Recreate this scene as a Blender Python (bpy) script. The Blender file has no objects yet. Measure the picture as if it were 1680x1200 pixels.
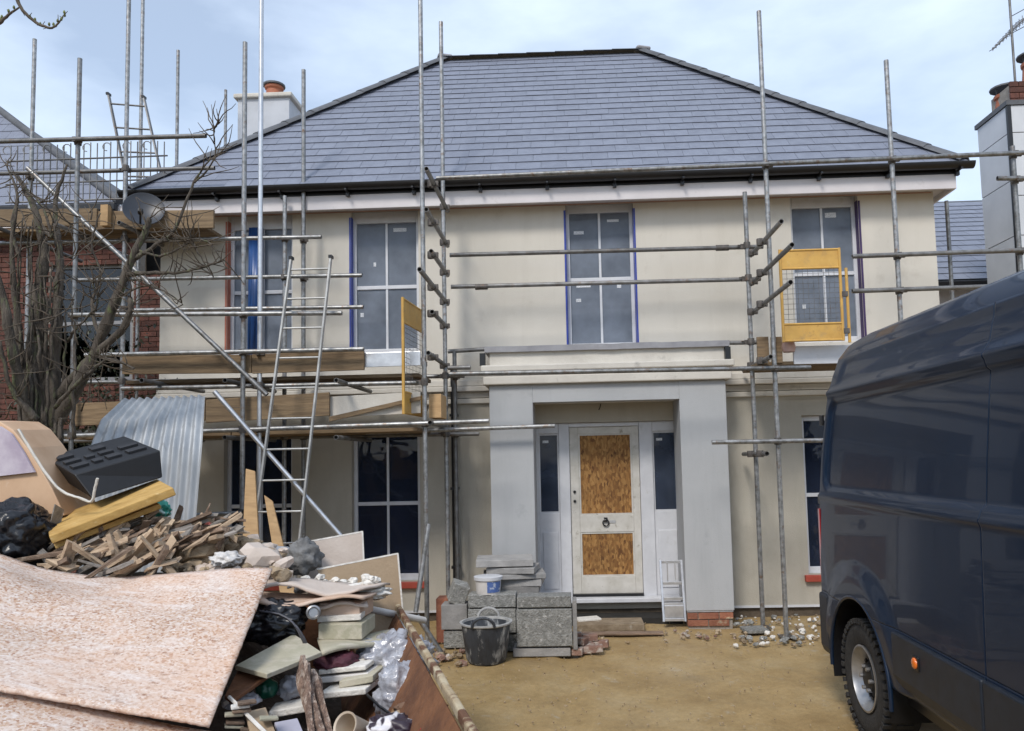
import bpy, bmesh, math, random
from mathutils import Vector, Matrix, Euler, noise
random.seed(7)
S = bpy.context.scene
COL = S.collection
R = math.radians
# ------------------------------------------------------------------ camera
CAM = Vector((0.0, -9.0, 1.85))
FPX, PCX, PCY = 1260.0, 891.0, 659.0            # focal length and principal point on a 1680 px wide frame
YAW, PITCH, ROLL = -0.0349, 0.0729, -0.0222
fwd = Vector((math.sin(YAW)*math.cos(PITCH), math.cos(YAW)*math.cos(PITCH), math.sin(PITCH)))
rgt = Vector((math.cos(YAW), -math.sin(YAW), 0))
upv = rgt.cross(fwd)
crgt = math.cos(ROLL)*rgt + math.sin(ROLL)*upv
cup = -math.sin(ROLL)*rgt + math.cos(ROLL)*upv
cd = bpy.data.cameras.new('camera'); cam = bpy.data.objects.new('camera', cd); COL.objects.link(cam)
cd.sensor_width = 36.0; cd.lens = FPX/1680*36
cd.shift_x = (840-PCX)/1680; cd.shift_y = (PCY-600)/1680
cd.clip_start = 0.05; cd.clip_end = 2000
mw = Matrix((crgt, cup, -fwd)).transposed().to_4x4(); mw.translation = CAM
cam.matrix_world = mw
S.camera = cam
# ------------------------------------------------------------------ sky, sun, exposure
SUN_EL, SUN_AZ = 46.0, 200.0      # azimuth: clockwise from +Y
W = bpy.data.worlds.new('World'); S.world = W; W.use_nodes = True
nt = W.node_tree; nt.nodes.clear()
out = nt.nodes.new('ShaderNodeOutputWorld'); bg = nt.nodes.new('ShaderNodeBackground')
sky = nt.nodes.new('ShaderNodeTexSky'); sky.sky_type = 'NISHITA'; sky.sun_disc = False
sky.sun_elevation = R(SUN_EL); sky.sun_rotation = R(SUN_AZ); sky.air_density = 1.0; sky.dust_density = 1.0; sky.ozone_density = 1.0
tc = nt.nodes.new('ShaderNodeTexCoord'); mp = nt.nodes.new('ShaderNodeMapping'); mp.inputs['Scale'].default_value = (1.0, 1.0, 2.6)
mp.inputs['Location'].default_value = (3.2, 1.4, 0.3)
ns = nt.nodes.new('ShaderNodeTexNoise'); ns.inputs['Scale'].default_value = 1.7; ns.inputs['Detail'].default_value = 7; ns.inputs['Roughness'].default_value = .52
rp = nt.nodes.new('ShaderNodeValToRGB'); rp.color_ramp.elements[0].position = .38; rp.color_ramp.elements[1].position = .62
rp.color_ramp.elements[0].color = (.36, .36, .36, 1); rp.color_ramp.elements[1].color = (.95, .95, .95, 1)
mx = nt.nodes.new('ShaderNodeMix'); mx.data_type = 'RGBA'
mx.inputs[7].default_value = (6.0, 7.0, 8.4, 1)
lk = nt.links.new
lk(tc.outputs['Generated'], mp.inputs[0]); lk(mp.outputs[0], ns.inputs['Vector']); lk(ns.outputs['Fac'], rp.inputs[0])
lk(rp.outputs[0], mx.inputs[0]); lk(sky.outputs[0], mx.inputs[6]); lk(mx.outputs[2], bg.inputs[0]); lk(bg.outputs[0], out.inputs[0])
bg.inputs[1].default_value = 0.10
sd = bpy.data.lights.new('sun', 'SUN'); sun = bpy.data.objects.new('sun', sd); COL.objects.link(sun)
sd.energy = 1.5; sd.angle = R(14); sd.color = (1.0, .94, .86)
_d = Vector((math.sin(R(SUN_AZ))*math.cos(R(SUN_EL)), math.cos(R(SUN_AZ))*math.cos(R(SUN_EL)), math.sin(R(SUN_EL))))
sun.rotation_euler = (-_d).to_track_quat('-Z', 'Y').to_euler(); sun.location = _d*40
S.view_settings.view_transform = 'Standard'; S.view_settings.look = 'None'; S.view_settings.gamma = 1
S.view_settings.use_curve_mapping = False; S.view_settings.exposure = 0.72
S.render.engine = 'CYCLES'

# ------------------------------------------------------------------ helpers
def at(x, y, Y):
    """world point seen at photo pixel x,y when it stands in the plane at depth Y"""
    d = (x-PCX)/FPX*crgt - (y-PCY)/FPX*cup + fwd
    return CAM + d*((Y-CAM.y)/d.y)
def atz(x, y, Z):
    d = (x-PCX)/FPX*crgt - (y-PCY)/FPX*cup + fwd
    return CAM + d*((Z-CAM.z)/d.z)
def V(*a): return Vector(a)

class MB:
    def __init__(s): s.v = []; s.f = []
    def quad(s, *p):
        n = len(s.v); s.v += [Vector(q) for q in p]; s.f.append(tuple(range(n, n+len(p)))); return s
    def box(s, x0, x1, y0, y1, z0, z1):
        n = len(s.v)
        s.v += [V(x, y, z) for z in (z0, z1) for y in (y0, y1) for x in (x0, x1)]
        s.f += [tuple(n+i for i in q) for q in ((0,2,3,1),(4,5,7,6),(0,1,5,4),(2,6,7,3),(0,4,6,2),(1,3,7,5))]; return s
    def obox(s, c, size, rot=None, taper=1.0):
        n = len(s.v); c = Vector(c); m = rot if rot is not None else Matrix.Identity(3)
        for z in (-.5, .5):
            k = taper if z > 0 else 1.0
            for y in (-.5, .5):
                for x in (-.5, .5): s.v.append(c + m @ V(x*size[0]*k, y*size[1]*k, z*size[2]))
        s.f += [tuple(n+i for i in q) for q in ((0,2,3,1),(4,5,7,6),(0,1,5,4),(2,6,7,3),(0,4,6,2),(1,3,7,5))]; return s
    def tube(s, pts, rad, n=10, cap=True):
        pts = [Vector(p) for p in pts]
        if not hasattr(rad, '__len__'): rad = [rad]*len(pts)
        base = len(s.v); a = None
        for i, p in enumerate(pts):
            t = (pts[min(i+1, len(pts)-1)] - pts[max(i-1, 0)]).normalized()
            if a is None:
                a = t.cross(V(0,0,1)) if abs(t.z) < .95 else t.cross(V(1,0,0))
            a = (a - t*a.dot(t)).normalized(); b = t.cross(a)
            for k in range(n):
                w = 2*math.pi*k/n; s.v.append(p + (a*math.cos(w)+b*math.sin(w))*rad[i])
        for i in range(len(pts)-1):
            for k in range(n):
                s.f.append((base+i*n+k, base+i*n+(k+1)%n, base+(i+1)*n+(k+1)%n, base+(i+1)*n+k))
        if cap:
            s.f.append(tuple(base+k for k in range(n))[::-1]); e = base+(len(pts)-1)*n; s.f.append(tuple(e+k for k in range(n)))
        return s
    def pipe(s, p0, p1, r=.0242, n=10, wall=.004):
        """open-ended hollow tube"""
        p0, p1 = Vector(p0), Vector(p1); t = (p1-p0).normalized()
        a = (t.cross(V(0,0,1)) if abs(t.z) < .95 else t.cross(V(1,0,0))).normalized(); b = t.cross(a)
        base = len(s.v)
        for p, rr in ((p0+t*.08, r-wall), (p0, r-wall), (p0, r), (p1, r), (p1, r-wall), (p1-t*.08, r-wall)):
            for k in range(n):
                w = 2*math.pi*k/n; s.v.append(p + (a*math.cos(w)+b*math.sin(w))*rr)
        for i in range(5):
            for k in range(n):
                s.f.append((base+i*n+k, base+i*n+(k+1)%n, base+(i+1)*n+(k+1)%n, base+(i+1)*n+k))
        s.f.append(tuple(base+k for k in range(n))); s.f.append(tuple(base+5*n+k for k in range(n)))
        return s
    def prism(s, poly, vec):
        n = len(s.v); k = len(poly); vec = Vector(vec)
        s.v += [Vector(p) for p in poly] + [Vector(p)+vec for p in poly]
        s.f.append(tuple(range(n, n+k))); s.f.append(tuple(range(n+k, n+2*k))[::-1])
        for i in range(k): s.f.append((n+i, n+k+i, n+k+(i+1) % k, n+(i+1) % k))
        return s
    def lathe(s, c, prof, n=24, axis='Z', rot=None):
        """prof: list of (radius, height); closed where radius is 0"""
        base = len(s.v); c = Vector(c); m = rot if rot is not None else Matrix.Identity(3)
        for r, h in prof:
            for k in range(n):
                w = 2*math.pi*k/n; p = V(r*math.cos(w), r*math.sin(w), h)
                if axis == 'X': p = V(p.z, p.x, p.y)
                if axis == 'Y': p = V(p.x, p.z, p.y)
                s.v.append(c + m @ p)
        for i in range(len(prof)-1):
            for k in range(n):
                s.f.append((base+i*n+k, base+i*n+(k+1)%n, base+(i+1)*n+(k+1)%n, base+(i+1)*n+k))
        return s
    def slab(s, p, th):
        """four corner points and a thickness"""
        p = [Vector(q) for q in p]; nn = (p[2]-p[0]).cross(p[3]-p[1]).normalized()
        return s.prism(p, nn*th)
    def mesh(s, name, org=V(0,0,0), weld=False):
        me = bpy.data.meshes.new(name); me.from_pydata([tuple(p-org) for p in s.v], [], s.f)
        bm = bmesh.new(); bm.from_mesh(me)
        if weld: bmesh.ops.remove_doubles(bm, verts=bm.verts, dist=1e-4)
        bmesh.ops.recalc_face_normals(bm, faces=bm.faces); bm.to_mesh(me); bm.free(); return me
    def build(s, name, mat, parent=None, smooth=0, bevel=0, org=None, weld=False, seg=2):
        if org is None: org = wloc(parent) if parent else V(0,0,0)
        else: org = Vector(org)
        me = s.mesh(name, org, weld or smooth > 0); me.materials.append(mat)
        o = bpy.data.objects.new(name, me); COL.objects.link(o)
        if parent: o.parent = parent; o.location = org - wloc(parent)
        else: o.location = org
        if smooth > 0:
            me.polygons.foreach_set('use_smooth', [True]*len(me.polygons))
            if smooth < 180: me.set_sharp_from_angle(angle=R(smooth))
        if bevel:
            m = o.modifiers.new('bevel', 'BEVEL'); m.width = bevel; m.segments = seg; m.limit_method = 'ANGLE'; m.angle_limit = R(40)
        return o
def wloc(o):
    p = V(0,0,0)
    while o: p = p + o.location; o = o.parent
    return p
def tag(o, label, cat, group=None, kind=None):
    o['label'] = label; o['category'] = cat
    if group: o['group'] = group
    if kind: o['kind'] = kind
    return o
def thing(name, label, cat, loc=(0,0,0), group=None):
    o = bpy.data.objects.new(name, None); COL.objects.link(o); o.location = loc; o.empty_display_size = .2
    return tag(o, label, cat, group)
def solo(name, mb, mat, label, cat, group=None, org=None, **k):
    if org is None:
        n = len(mb.v); org = V(sum(p.x for p in mb.v)/n, sum(p.y for p in mb.v)/n, min(p.z for p in mb.v))
    return tag(mb.build(name, mat, None, org=org, **k), label, cat, group)
def rotz(a): return Matrix.Rotation(a, 3, 'Z')
def euler(x, y, z): return Euler((x, y, z)).to_matrix()
def rnd(a, b): return random.uniform(a, b)

# ------------------------------------------------------------------ materials
def mat(name, c1, c2=None, rough=.7, scale=4, detail=8, bump=0, bscale=60, metal=0, spec=.5, coat=0, rand=0, stretch=(1,1,1),
        lo=.35, hi=.65, spots=None, spot_scale=6, spot_amt=(.6,.7), rough2=None, island=False, trans=0):
    m = bpy.data.materials.new(name); m.use_nodes = True; t = m.node_tree; N = t.nodes.new; L = t.links.new
    b = t.nodes['Principled BSDF']; c2 = c2 or tuple(x*.75 for x in c1)
    tc = N('ShaderNodeTexCoord'); mp = N('ShaderNodeMapping'); mp.inputs['Scale'].default_value = stretch
    L(tc.outputs['Object'], mp.inputs[0])
    oi = N('ShaderNodeObjectInfo')
    ad = N('ShaderNodeVectorMath'); ad.operation = 'MULTIPLY_ADD'; ad.inputs[1].default_value = (37, 17, 29)
    L(oi.outputs['Random'], ad.inputs[0]); L(mp.outputs[0], ad.inputs[2])
    n = N('ShaderNodeTexNoise'); n.inputs['Scale'].default_value = scale; n.inputs['Detail'].default_value = detail; n.inputs['Roughness'].default_value = .6
    L(ad.outputs[0], n.inputs['Vector'])
    r = N('ShaderNodeValToRGB'); r.color_ramp.elements[0].position = lo; r.color_ramp.elements[1].position = hi
    r.color_ramp.elements[0].color = (*c2, 1); r.color_ramp.elements[1].color = (*c1, 1)
    L(n.outputs['Fac'], r.inputs[0]); colr = r.outputs[0]
    if spots:
        n2 = N('ShaderNodeTexNoise'); n2.inputs['Scale'].default_value = spot_scale; n2.inputs['Detail'].default_value = 10; n2.inputs['Roughness'].default_value = .65
        L(ad.outputs[0], n2.inputs['Vector'])
        r2 = N('ShaderNodeValToRGB'); r2.color_ramp.elements[0].position = spot_amt[0]; r2.color_ramp.elements[1].position = spot_amt[1]
        L(n2.outputs['Fac'], r2.inputs[0])
        x = N('ShaderNodeMix'); x.data_type = 'RGBA'; x.inputs[7].default_value = (*spots, 1)
        L(r2.outputs[0], x.inputs[0]); L(colr, x.inputs[6]); colr = x.outputs[2]
    if rand:
        h = N('ShaderNodeHueSaturation'); mr = N('ShaderNodeMapRange'); mr.inputs[3].default_value = 1-rand; mr.inputs[4].default_value = 1+rand
        if island: g = N('ShaderNodeNewGeometry'); L(g.outputs['Random Per Island'], mr.inputs[0])
        else: L(oi.outputs['Random'], mr.inputs[0])
        L(mr.outputs[0], h.inputs['Value']); L(colr, h.inputs['Color']); colr = h.outputs[0]
    L(colr, b.inputs['Base Color'])
    b.inputs['Roughness'].default_value = rough; b.inputs['Metallic'].default_value = metal
    b.inputs['Specular IOR Level'].default_value = spec; b.inputs['Coat Weight'].default_value = coat; b.inputs['Coat Roughness'].default_value = .03
    if rough2 is not None:
        mr = N('ShaderNodeMapRange'); mr.inputs[3].default_value = rough2; mr.inputs[4].default_value = rough
        L(n.outputs['Fac'], mr.inputs[0]); L(mr.outputs[0], b.inputs['Roughness'])
    if bump:
        n3 = N('ShaderNodeTexNoise'); n3.inputs['Scale'].default_value = bscale; n3.inputs['Detail'].default_value = 6
        L(ad.outputs[0], n3.inputs['Vector'])
        bp = N('ShaderNodeBump'); bp.inputs['Strength'].default_value = bump; bp.inputs['Distance'].default_value = .02
        L(n3.outputs['Fac'], bp.inputs['Height']); L(bp.outputs[0], b.inputs['Normal'])
    return m
def strand(name, cols, sx, rough=.75, bump=.3, turn=(0,0,0)):
    """wood-strand or chip board: stretched voronoi flakes of several colours"""
    m = bpy.data.materials.new(name); m.use_nodes = True; t = m.node_tree; N = t.nodes.new; L = t.links.new; b = t.nodes['Principled BSDF']
    tc = N('ShaderNodeTexCoord'); mp = N('ShaderNodeMapping'); mp.inputs['Scale'].default_value = sx; mp.inputs['Rotation'].default_value = turn
    L(tc.outputs['Object'], mp.inputs[0])
    nz = N('ShaderNodeTexNoise'); nz.inputs['Scale'].default_value = 3; L(mp.outputs[0], nz.inputs['Vector'])
    ad = N('ShaderNodeVectorMath'); ad.operation = 'MULTIPLY_ADD'; ad.inputs[1].default_value = (.8,.8,.8); L(nz.outputs['Color'], ad.inputs[0]); L(mp.outputs[0], ad.inputs[2])
    v = N('ShaderNodeTexVoronoi'); v.inputs['Scale'].default_value = 1.0; L(ad.outputs[0], v.inputs['Vector'])
    sp = N('ShaderNodeSeparateColor'); L(v.outputs['Color'], sp.inputs[0])
    r = N('ShaderNodeValToRGB'); e = r.color_ramp.elements
    while len(e) < len(cols): e.new(.5)
    for i, c in enumerate(cols): e[i].position = i/(len(cols)-1); e[i].color = (*c, 1)
    L(sp.outputs[0], r.inputs[0])
    n2 = N('ShaderNodeTexNoise'); n2.inputs['Scale'].default_value = 2.2; n2.inputs['Detail'].default_value = 5; L(tc.outputs['Object'], n2.inputs['Vector'])
    mr = N('ShaderNodeMapRange'); mr.inputs[3].default_value = .6; mr.inputs[4].default_value = 1.35; L(n2.outputs['Fac'], mr.inputs[0])
    h = N('ShaderNodeHueSaturation'); L(mr.outputs[0], h.inputs['Value']); L(r.outputs[0], h.inputs['Color']); L(h.outputs[0], b.inputs['Base Color'])
    b.inputs['Roughness'].default_value = rough
    bp = N('ShaderNodeBump'); bp.inputs['Strength'].default_value = bump; bp.inputs['Distance'].default_value = .004
    L(sp.outputs[1], bp.inputs['Height']); L(bp.outputs[0], b.inputs['Normal'])
    return m
def glassmat(name, tint, refl_rough=.02, dif=None, dif_amt=0.0):
    m = bpy.data.materials.new(name); m.use_nodes = True; t = m.node_tree; N = t.nodes.new; L = t.links.new; t.nodes.clear()
    o = N('ShaderNodeOutputMaterial'); tr = N('ShaderNodeBsdfTransparent'); tr.inputs[0].default_value = (*tint, 1)
    gl = N('ShaderNodeBsdfGlossy'); gl.inputs['Roughness'].default_value = refl_rough
    nz = N('ShaderNodeTexNoise'); nz.inputs['Scale'].default_value = 2.5; tc = N('ShaderNodeTexCoord'); L(tc.outputs['Object'], nz.inputs['Vector'])
    bp = N('ShaderNodeBump'); bp.inputs['Strength'].default_value = .2; bp.inputs['Distance'].default_value = .03; L(nz.outputs['Fac'], bp.inputs['Height']); L(bp.outputs[0], gl.inputs['Normal'])
    fr = N('ShaderNodeFresnel'); fr.inputs[0].default_value = 1.55
    a = N('ShaderNodeMixShader'); L(fr.outputs[0], a.inputs[0]); L(tr.outputs[0], a.inputs[1]); L(gl.outputs[0], a.inputs[2])
    if dif:
        df = N('ShaderNodeBsdfDiffuse'); n2 = N('ShaderNodeTexNoise'); n2.inputs['Scale'].default_value = 3.5; n2.inputs['Detail'].default_value = 6
        L(tc.outputs['Object'], n2.inputs['Vector'])
        mr = N('ShaderNodeMapRange'); mr.inputs[1].default_value = .3; mr.inputs[2].default_value = .7; mr.inputs[3].default_value = dif_amt*.7; mr.inputs[4].default_value = min(1, dif_amt*1.25); L(n2.outputs['Fac'], mr.inputs[0])
        df.inputs[0].default_value = (*dif, 1)
        c = N('ShaderNodeMixShader'); L(mr.outputs[0], c.inputs[0]); L(a.outputs[0], c.inputs[1]); L(df.outputs[0], c.inputs[2]); a = c
    L(a.outputs[0], o.inputs[0]); return m

def washed(m, col, sc, lo, hi, amt, stretch=(1,1,1)):
    """stains of another colour over a material's own colour"""
    t = m.node_tree; N = t.nodes.new; L = t.links.new; b = t.nodes['Principled BSDF']; src = b.inputs['Base Color'].links[0].from_socket
    tc = N('ShaderNodeTexCoord'); mp = N('ShaderNodeMapping'); mp.inputs['Scale'].default_value = stretch; L(tc.outputs['Object'], mp.inputs[0])
    n = N('ShaderNodeTexNoise'); n.inputs['Scale'].default_value = sc; n.inputs['Detail'].default_value = 8; n.inputs['Roughness'].default_value = .7; L(mp.outputs[0], n.inputs['Vector'])
    r = N('ShaderNodeMapRange'); r.inputs[1].default_value = lo; r.inputs[2].default_value = hi; r.inputs[4].default_value = amt; L(n.outputs['Fac'], r.inputs[0])
    x = N('ShaderNodeMix'); x.data_type = 'RGBA'; x.inputs[7].default_value = (*col, 1); L(r.outputs[0], x.inputs[0]); L(src, x.inputs[6]); L(x.outputs[2], b.inputs['Base Color'])
m_render = mat('cream_render', (.61,.575,.51), (.56,.525,.46), rough=.85, scale=1.1, bump=.25, bscale=170, spots=(.45,.41,.35), spot_scale=2.6, spot_amt=(.60,.82))
m_lower = mat('darker_lower_render', (.47,.44,.375), (.41,.38,.32), rough=.9, scale=1.4, bump=.3, bscale=170, spots=(.36,.33,.275), spot_scale=1.1, spot_amt=(.52,.78))  # darker render tone over the whole lower storey
m_porch = mat('grey_render', (.415,.425,.435), (.365,.375,.385), rough=.85, scale=1.5, bump=.2, bscale=200, spots=(.29,.30,.315), spot_scale=3, spot_amt=(.6,.8))
m_trim = mat('white_trim', (.66,.63,.64), (.58,.55,.56), rough=.55, scale=2, spots=(.40,.38,.36), spot_scale=4, spot_amt=(.62,.78))
m_mould = mat('stone_moulding', (.60,.57,.51), (.50,.47,.42), rough=.75, scale=3, spots=(.33,.31,.28), spot_scale=5, spot_amt=(.6,.75), bump=.15)
m_frame = mat('white_window_paint', (.62,.63,.66), (.54,.55,.58), rough=.4, scale=6)
m_dirtywhite = mat('dusty_white_door', (.60,.58,.54), (.48,.46,.41), rough=.6, scale=7, spots=(.30,.27,.22), spot_scale=12, spot_amt=(.6,.72))
m_slate = mat('slate', (.19,.208,.262), (.158,.173,.222), rough=.40, scale=9, rand=.05, bump=.2, bscale=50, rough2=.6)
m_slatej = mat('slate_joined', (.19,.208,.262), (.158,.173,.222), rough=.40, scale=9, rand=.05, bump=.2, bscale=50, island=True, rough2=.6)
m_hip = mat('dark_ridge_tile', (.105,.11,.12), (.065,.068,.076), rough=.6, scale=5, rand=.15, bump=.2)
m_black = mat('black_plastic', (.010,.010,.012), (.006,.006,.007), rough=.35, scale=5)
m_lead = mat('lead_capping', (.33,.33,.35), (.24,.24,.26), rough=.6, scale=4, bump=.3, bscale=12)
m_osb = strand('strand_board', [(.11,.042,.010),(.29,.135,.036),(.40,.215,.068),(.18,.08,.02),(.33,.165,.048)], (55,1,24), turn=(0,R(20),0))
m_glass = glassmat('window_glass', (.50,.55,.62), dif=(.034,.046,.082), dif_amt=.48)
m_sideglass = glassmat('blue_grey_sidelight', (.45,.5,.58), .06, dif=(.07,.09,.135), dif_amt=.6)  # blue-grey diffuse layer over the sidelight panes
m_upglass = glassmat('grey_blue_glass', (.45,.5,.55), .08, dif=(.25,.285,.345), dif_amt=.6)  # pale grey-blue diffuse layer over the upper panes
m_blue = mat('blue_tape', (.02,.05,.34), (.012,.03,.24), rough=.4, scale=12)
m_bluesheet = mat('blue_sheet', (.03,.10,.30), (.015,.06,.20), rough=.35, scale=6, stretch=(6,1,.6))
m_redox = mat('red_primer', (.42,.16,.11), (.34,.11,.07), rough=.8, scale=15)
m_sticker = mat('paper_sticker', (.72,.74,.76), (.42,.44,.48), rough=.6, scale=90, stretch=(1,1,3), lo=.45, hi=.55)
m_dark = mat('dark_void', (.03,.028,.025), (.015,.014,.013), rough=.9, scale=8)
m_room = mat('bare_plaster_room', (.30,.28,.27), (.22,.2,.19), rough=.9)
m_brick = mat('red_brick', (.135,.05,.034), (.075,.030,.023), rough=.85, scale=9, rand=.3, bump=.4, bscale=50, island=True)
m_brickpart = mat('red_brick_single', (.33,.14,.08), (.22,.08,.05), rough=.85, scale=9, rand=.25, bump=.4, bscale=50, spots=(.45,.36,.25), spot_scale=9)
m_mortar = mat('mortar', (.33,.30,.26), (.25,.22,.19), rough=.9, scale=20, bump=.3)
m_terra = mat('terracotta', (.40,.14,.07), (.28,.09,.05), rough=.7, scale=6)
m_tile = mat('red_tile', (.40,.07,.045), (.30,.05,.03), rough=.55, scale=8)
m_cladding = mat('grey_cladding', (.58,.60,.63), (.50,.52,.55), rough=.5, scale=2)
m_steel = mat('galvanised_tube', (.33,.335,.34), (.16,.16,.155), rough=.42, scale=9, metal=.6, stretch=(2,2,2), spots=(.17,.11,.075), spot_scale=8, spot_amt=(.55,.70), rand=.25)
m_darksteel = mat('weathered_tube', (.22,.22,.22), (.12,.115,.11), rough=.5, scale=9, metal=.5, spots=(.16,.09,.05), spot_scale=12, spot_amt=(.58,.72), rand=.2)
m_alu = mat('aluminium', (.66,.67,.69), (.5,.51,.53), rough=.35, scale=10, metal=.75)
m_coupler = mat('coupler_steel', (.14,.13,.12), (.07,.06,.055), rough=.6, scale=20, metal=.4, spots=(.2,.09,.04), spot_scale=20)
m_board = mat('scaffold_timber', (.25,.175,.10), (.14,.095,.055), rough=.85, scale=5, stretch=(.6,9,9), bump=.3, bscale=30, rand=.2, spots=(.10,.08,.06), spot_scale=4, spot_amt=(.58,.75))
m_newtimber = mat('fresh_timber', (.52,.34,.17), (.40,.25,.12), rough=.75, scale=6, stretch=(1,6,6), rand=.2)
m_yellow = mat('yellow_paint', (.60,.36,.085), (.50,.28,.06), rough=.5, scale=6, spots=(.25,.12,.04), spot_scale=9, spot_amt=(.62,.72))

washed(m_render, (.42,.385,.32), 1.3, .50, .80, .35, (3,3,.35)); washed(m_render, (.36,.33,.28), 30, .66, .74, .35)
washed(m_lower, (.30,.275,.225), 1.3, .48, .78, .45, (3,3,.35)); washed(m_lower, (.28,.25,.2), 24, .64, .74, .4)
washed(m_porch, (.30,.31,.32), 1.8, .50, .78, .5, (3,3,.3)); washed(m_porch, (.22,.22,.22), 26, .66, .73, .6)
washed(m_slate, (.12,.135,.175), .9, .5, .75, .22); washed(m_slatej, (.12,.135,.175), .9, .5, .75, .22)
washed(m_frame, (.40,.38,.34), 9, .60, .75, .5)
washed(m_steel, (.50,.49,.46), 22, .66, .74, .7); washed(m_darksteel, (.40,.38,.35), 22, .68, .76, .6)
m_nglass = glassmat('old_dark_glass', (.4,.42,.45))
washed(m_yellow, (.30,.20,.10), 8, .52, .72, .6); washed(m_yellow, (.55,.50,.42), 26, .62, .72, .5)
# ------------------------------------------------------------------ ground
def ground():
    m = bpy.data.materials.new('sandy_hardcore'); m.use_nodes = True; t = m.node_tree; N = t.nodes.new; L = t.links.new; b = t.nodes['Principled BSDF']
    tc = N('ShaderNodeTexCoord')
    def nz(sc, det, rough=.6):
        n = N('ShaderNodeTexNoise'); n.inputs['Scale'].default_value = sc; n.inputs['Detail'].default_value = det; n.inputs['Roughness'].default_value = rough
        L(tc.outputs['Object'], n.inputs['Vector']); return n.outputs['Fac']
    r = N('ShaderNodeValToRGB'); e = r.color_ramp.elements; e.new(.5)
    for i, (p, c) in enumerate([(.30, (.25,.165,.068)), (.50, (.35,.245,.112)), (.72, (.42,.32,.175))]): e[i].position = p; e[i].color = (*c, 1)
    L(nz(1.3, 9, .68), r.inputs[0])
    r2 = N('ShaderNodeValToRGB'); r2.color_ramp.elements[0].position = .35; r2.color_ramp.elements[1].position = .66
    r2.color_ramp.elements[0].color = (.84,.83,.81,1); r2.color_ramp.elements[1].color = (1.10,1.08,1.06,1)
    L(nz(24, 9, .75), r2.inputs[0])
    x = N('ShaderNodeMix'); x.data_type = 'RGBA'; x.blend_type = 'MULTIPLY'; x.inputs[0].default_value = 1
    L(r.outputs[0], x.inputs[6]); L(r2.outputs[0], x.inputs[7]); L(x.outputs[2], b.inputs['Base Color'])
    mr = N('ShaderNodeMapRange'); mr.inputs[1].default_value = .35; mr.inputs[2].default_value = .65; mr.inputs[3].default_value = .30; mr.inputs[4].default_value = .85
    L(nz(.8, 6), mr.inputs[0]); L(mr.outputs[0], b.inputs['Roughness'])
    bp = N('ShaderNodeBump'); bp.inputs['Strength'].default_value = .45; bp.inputs['Distance'].default_value = .018
    L(nz(30, 8, .7), bp.inputs['Height']); L(bp.outputs[0], b.inputs['Normal'])
    washed(m, (.42,.38,.31), 5, .60, .70, .55); washed(m, (.15,.105,.055), 1.1, .56, .72, .5); washed(m, (.10,.075,.05), 45, .66, .74, .5)
    g = MB()
    xs = [-400,-60,-20]+[-9+.5*i for i in range(12)]+[-3+.07*i for i in range(90)]+[3.4,4,5,6,7,8,9,20,60,400]; ys = [-400,-60,-20]+[-10+.5*i for i in range(6)]+[-7+.07*i for i in range(101)]+[.3,1,6,20,60,400]
    for y in ys:
        for x_ in xs:
            h = .025*noise.noise(V(x_*.9, y*.9, 0)) + .012*noise.noise(V(x_*3, y*3, 2)) + .006*noise.noise(V(x_*8, y*8, 5)) - .02
            for tx in (.05, 1.55):                       # tyre ruts running up the drive
                q = x_-tx-.12*math.sin(y*.7+tx); h += (.012*math.exp(-((abs(q)-.17)/.05)**2) - .020*math.exp(-(q/.11)**4)*(.7+.3*math.sin(y*38)))*min(1,max(0,(-.9-y)/.6))
            g.v.append(V(x_, y, h if -9 <= x_ <= 9 and -10 <= y <= 1 else -.02))
    n = len(xs)
    for j in range(len(ys)-1):
        for i in range(n-1): g.f.append((j*n+i, j*n+i+1, (j+1)*n+i+1, (j+1)*n+i))
    o = g.build('ground', m, smooth=180); o['kind'] = 'structure'
ground()
# ------------------------------------------------------------------ the house under renovation
XL, XR = -4.92, 4.33
HW = thing('house', 'two-storey cream rendered house with hipped slate roof, pillared porch and boarded front door', 'house', (-.3, 0, 0))
ZU0, ZU1, ZG0, ZG1 = 3.12, 4.88, .45, 2.27
UP = [(-4.10,-3.30), (-2.59,-1.77), (.0,.81), (2.66,3.45)]
LOW = [(-4.12,-3.30), (-2.59,-1.78), (2.68,3.47)]
DOOR = (-.43, 1.275, .20, 2.25)
openings = [(a, b, ZU0, ZU1) for a, b in UP] + [(a, b, ZG0, ZG1) for a, b in LOW] + [DOOR]
def pierced(x0, x1, z0, z1, y0, y1, ops):
    g = MB(); xs = sorted({x0, x1, *[o[0] for o in ops], *[o[1] for o in ops]}); zs = sorted({z0, z1, *[o[2] for o in ops], *[o[3] for o in ops]})
    for i in range(len(xs)-1):
        for j in range(len(zs)-1):
            cx, cz = (xs[i]+xs[i+1])/2, (zs[j]+zs[j+1])/2
            if any(o[0] < cx < o[1] and o[2] < cz < o[3] for o in ops): continue
            for y in (y0, y1): g.quad((xs[i],y,zs[j]), (xs[i+1],y,zs[j]), (xs[i+1],y,zs[j+1]), (xs[i],y,zs[j+1]))
    for a, b, c, d in ops:
        g.quad((a,y0,c),(a,y1,c),(a,y1,d),(a,y0,d)); g.quad((b,y0,c),(b,y1,c),(b,y1,d),(b,y0,d))
        g.quad((a,y0,c),(b,y0,c),(b,y1,c),(a,y1,c)); g.quad((a,y0,d),(b,y0,d),(b,y1,d),(a,y1,d))
    for z in (z0, z1): g.quad((x0,y0,z),(x1,y0,z),(x1,y1,z),(x0,y1,z))
    for x in (x0, x1): g.quad((x,y0,z0),(x,y1,z0),(x,y1,z1),(x,y0,z1))
    return g
pierced(XL, XR, 2.60, 4.885, 0, .26, [(a, b, ZU0, 4.88) for a, b in UP]).build('upper_front_wall', m_render, HW, weld=True)
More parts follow.
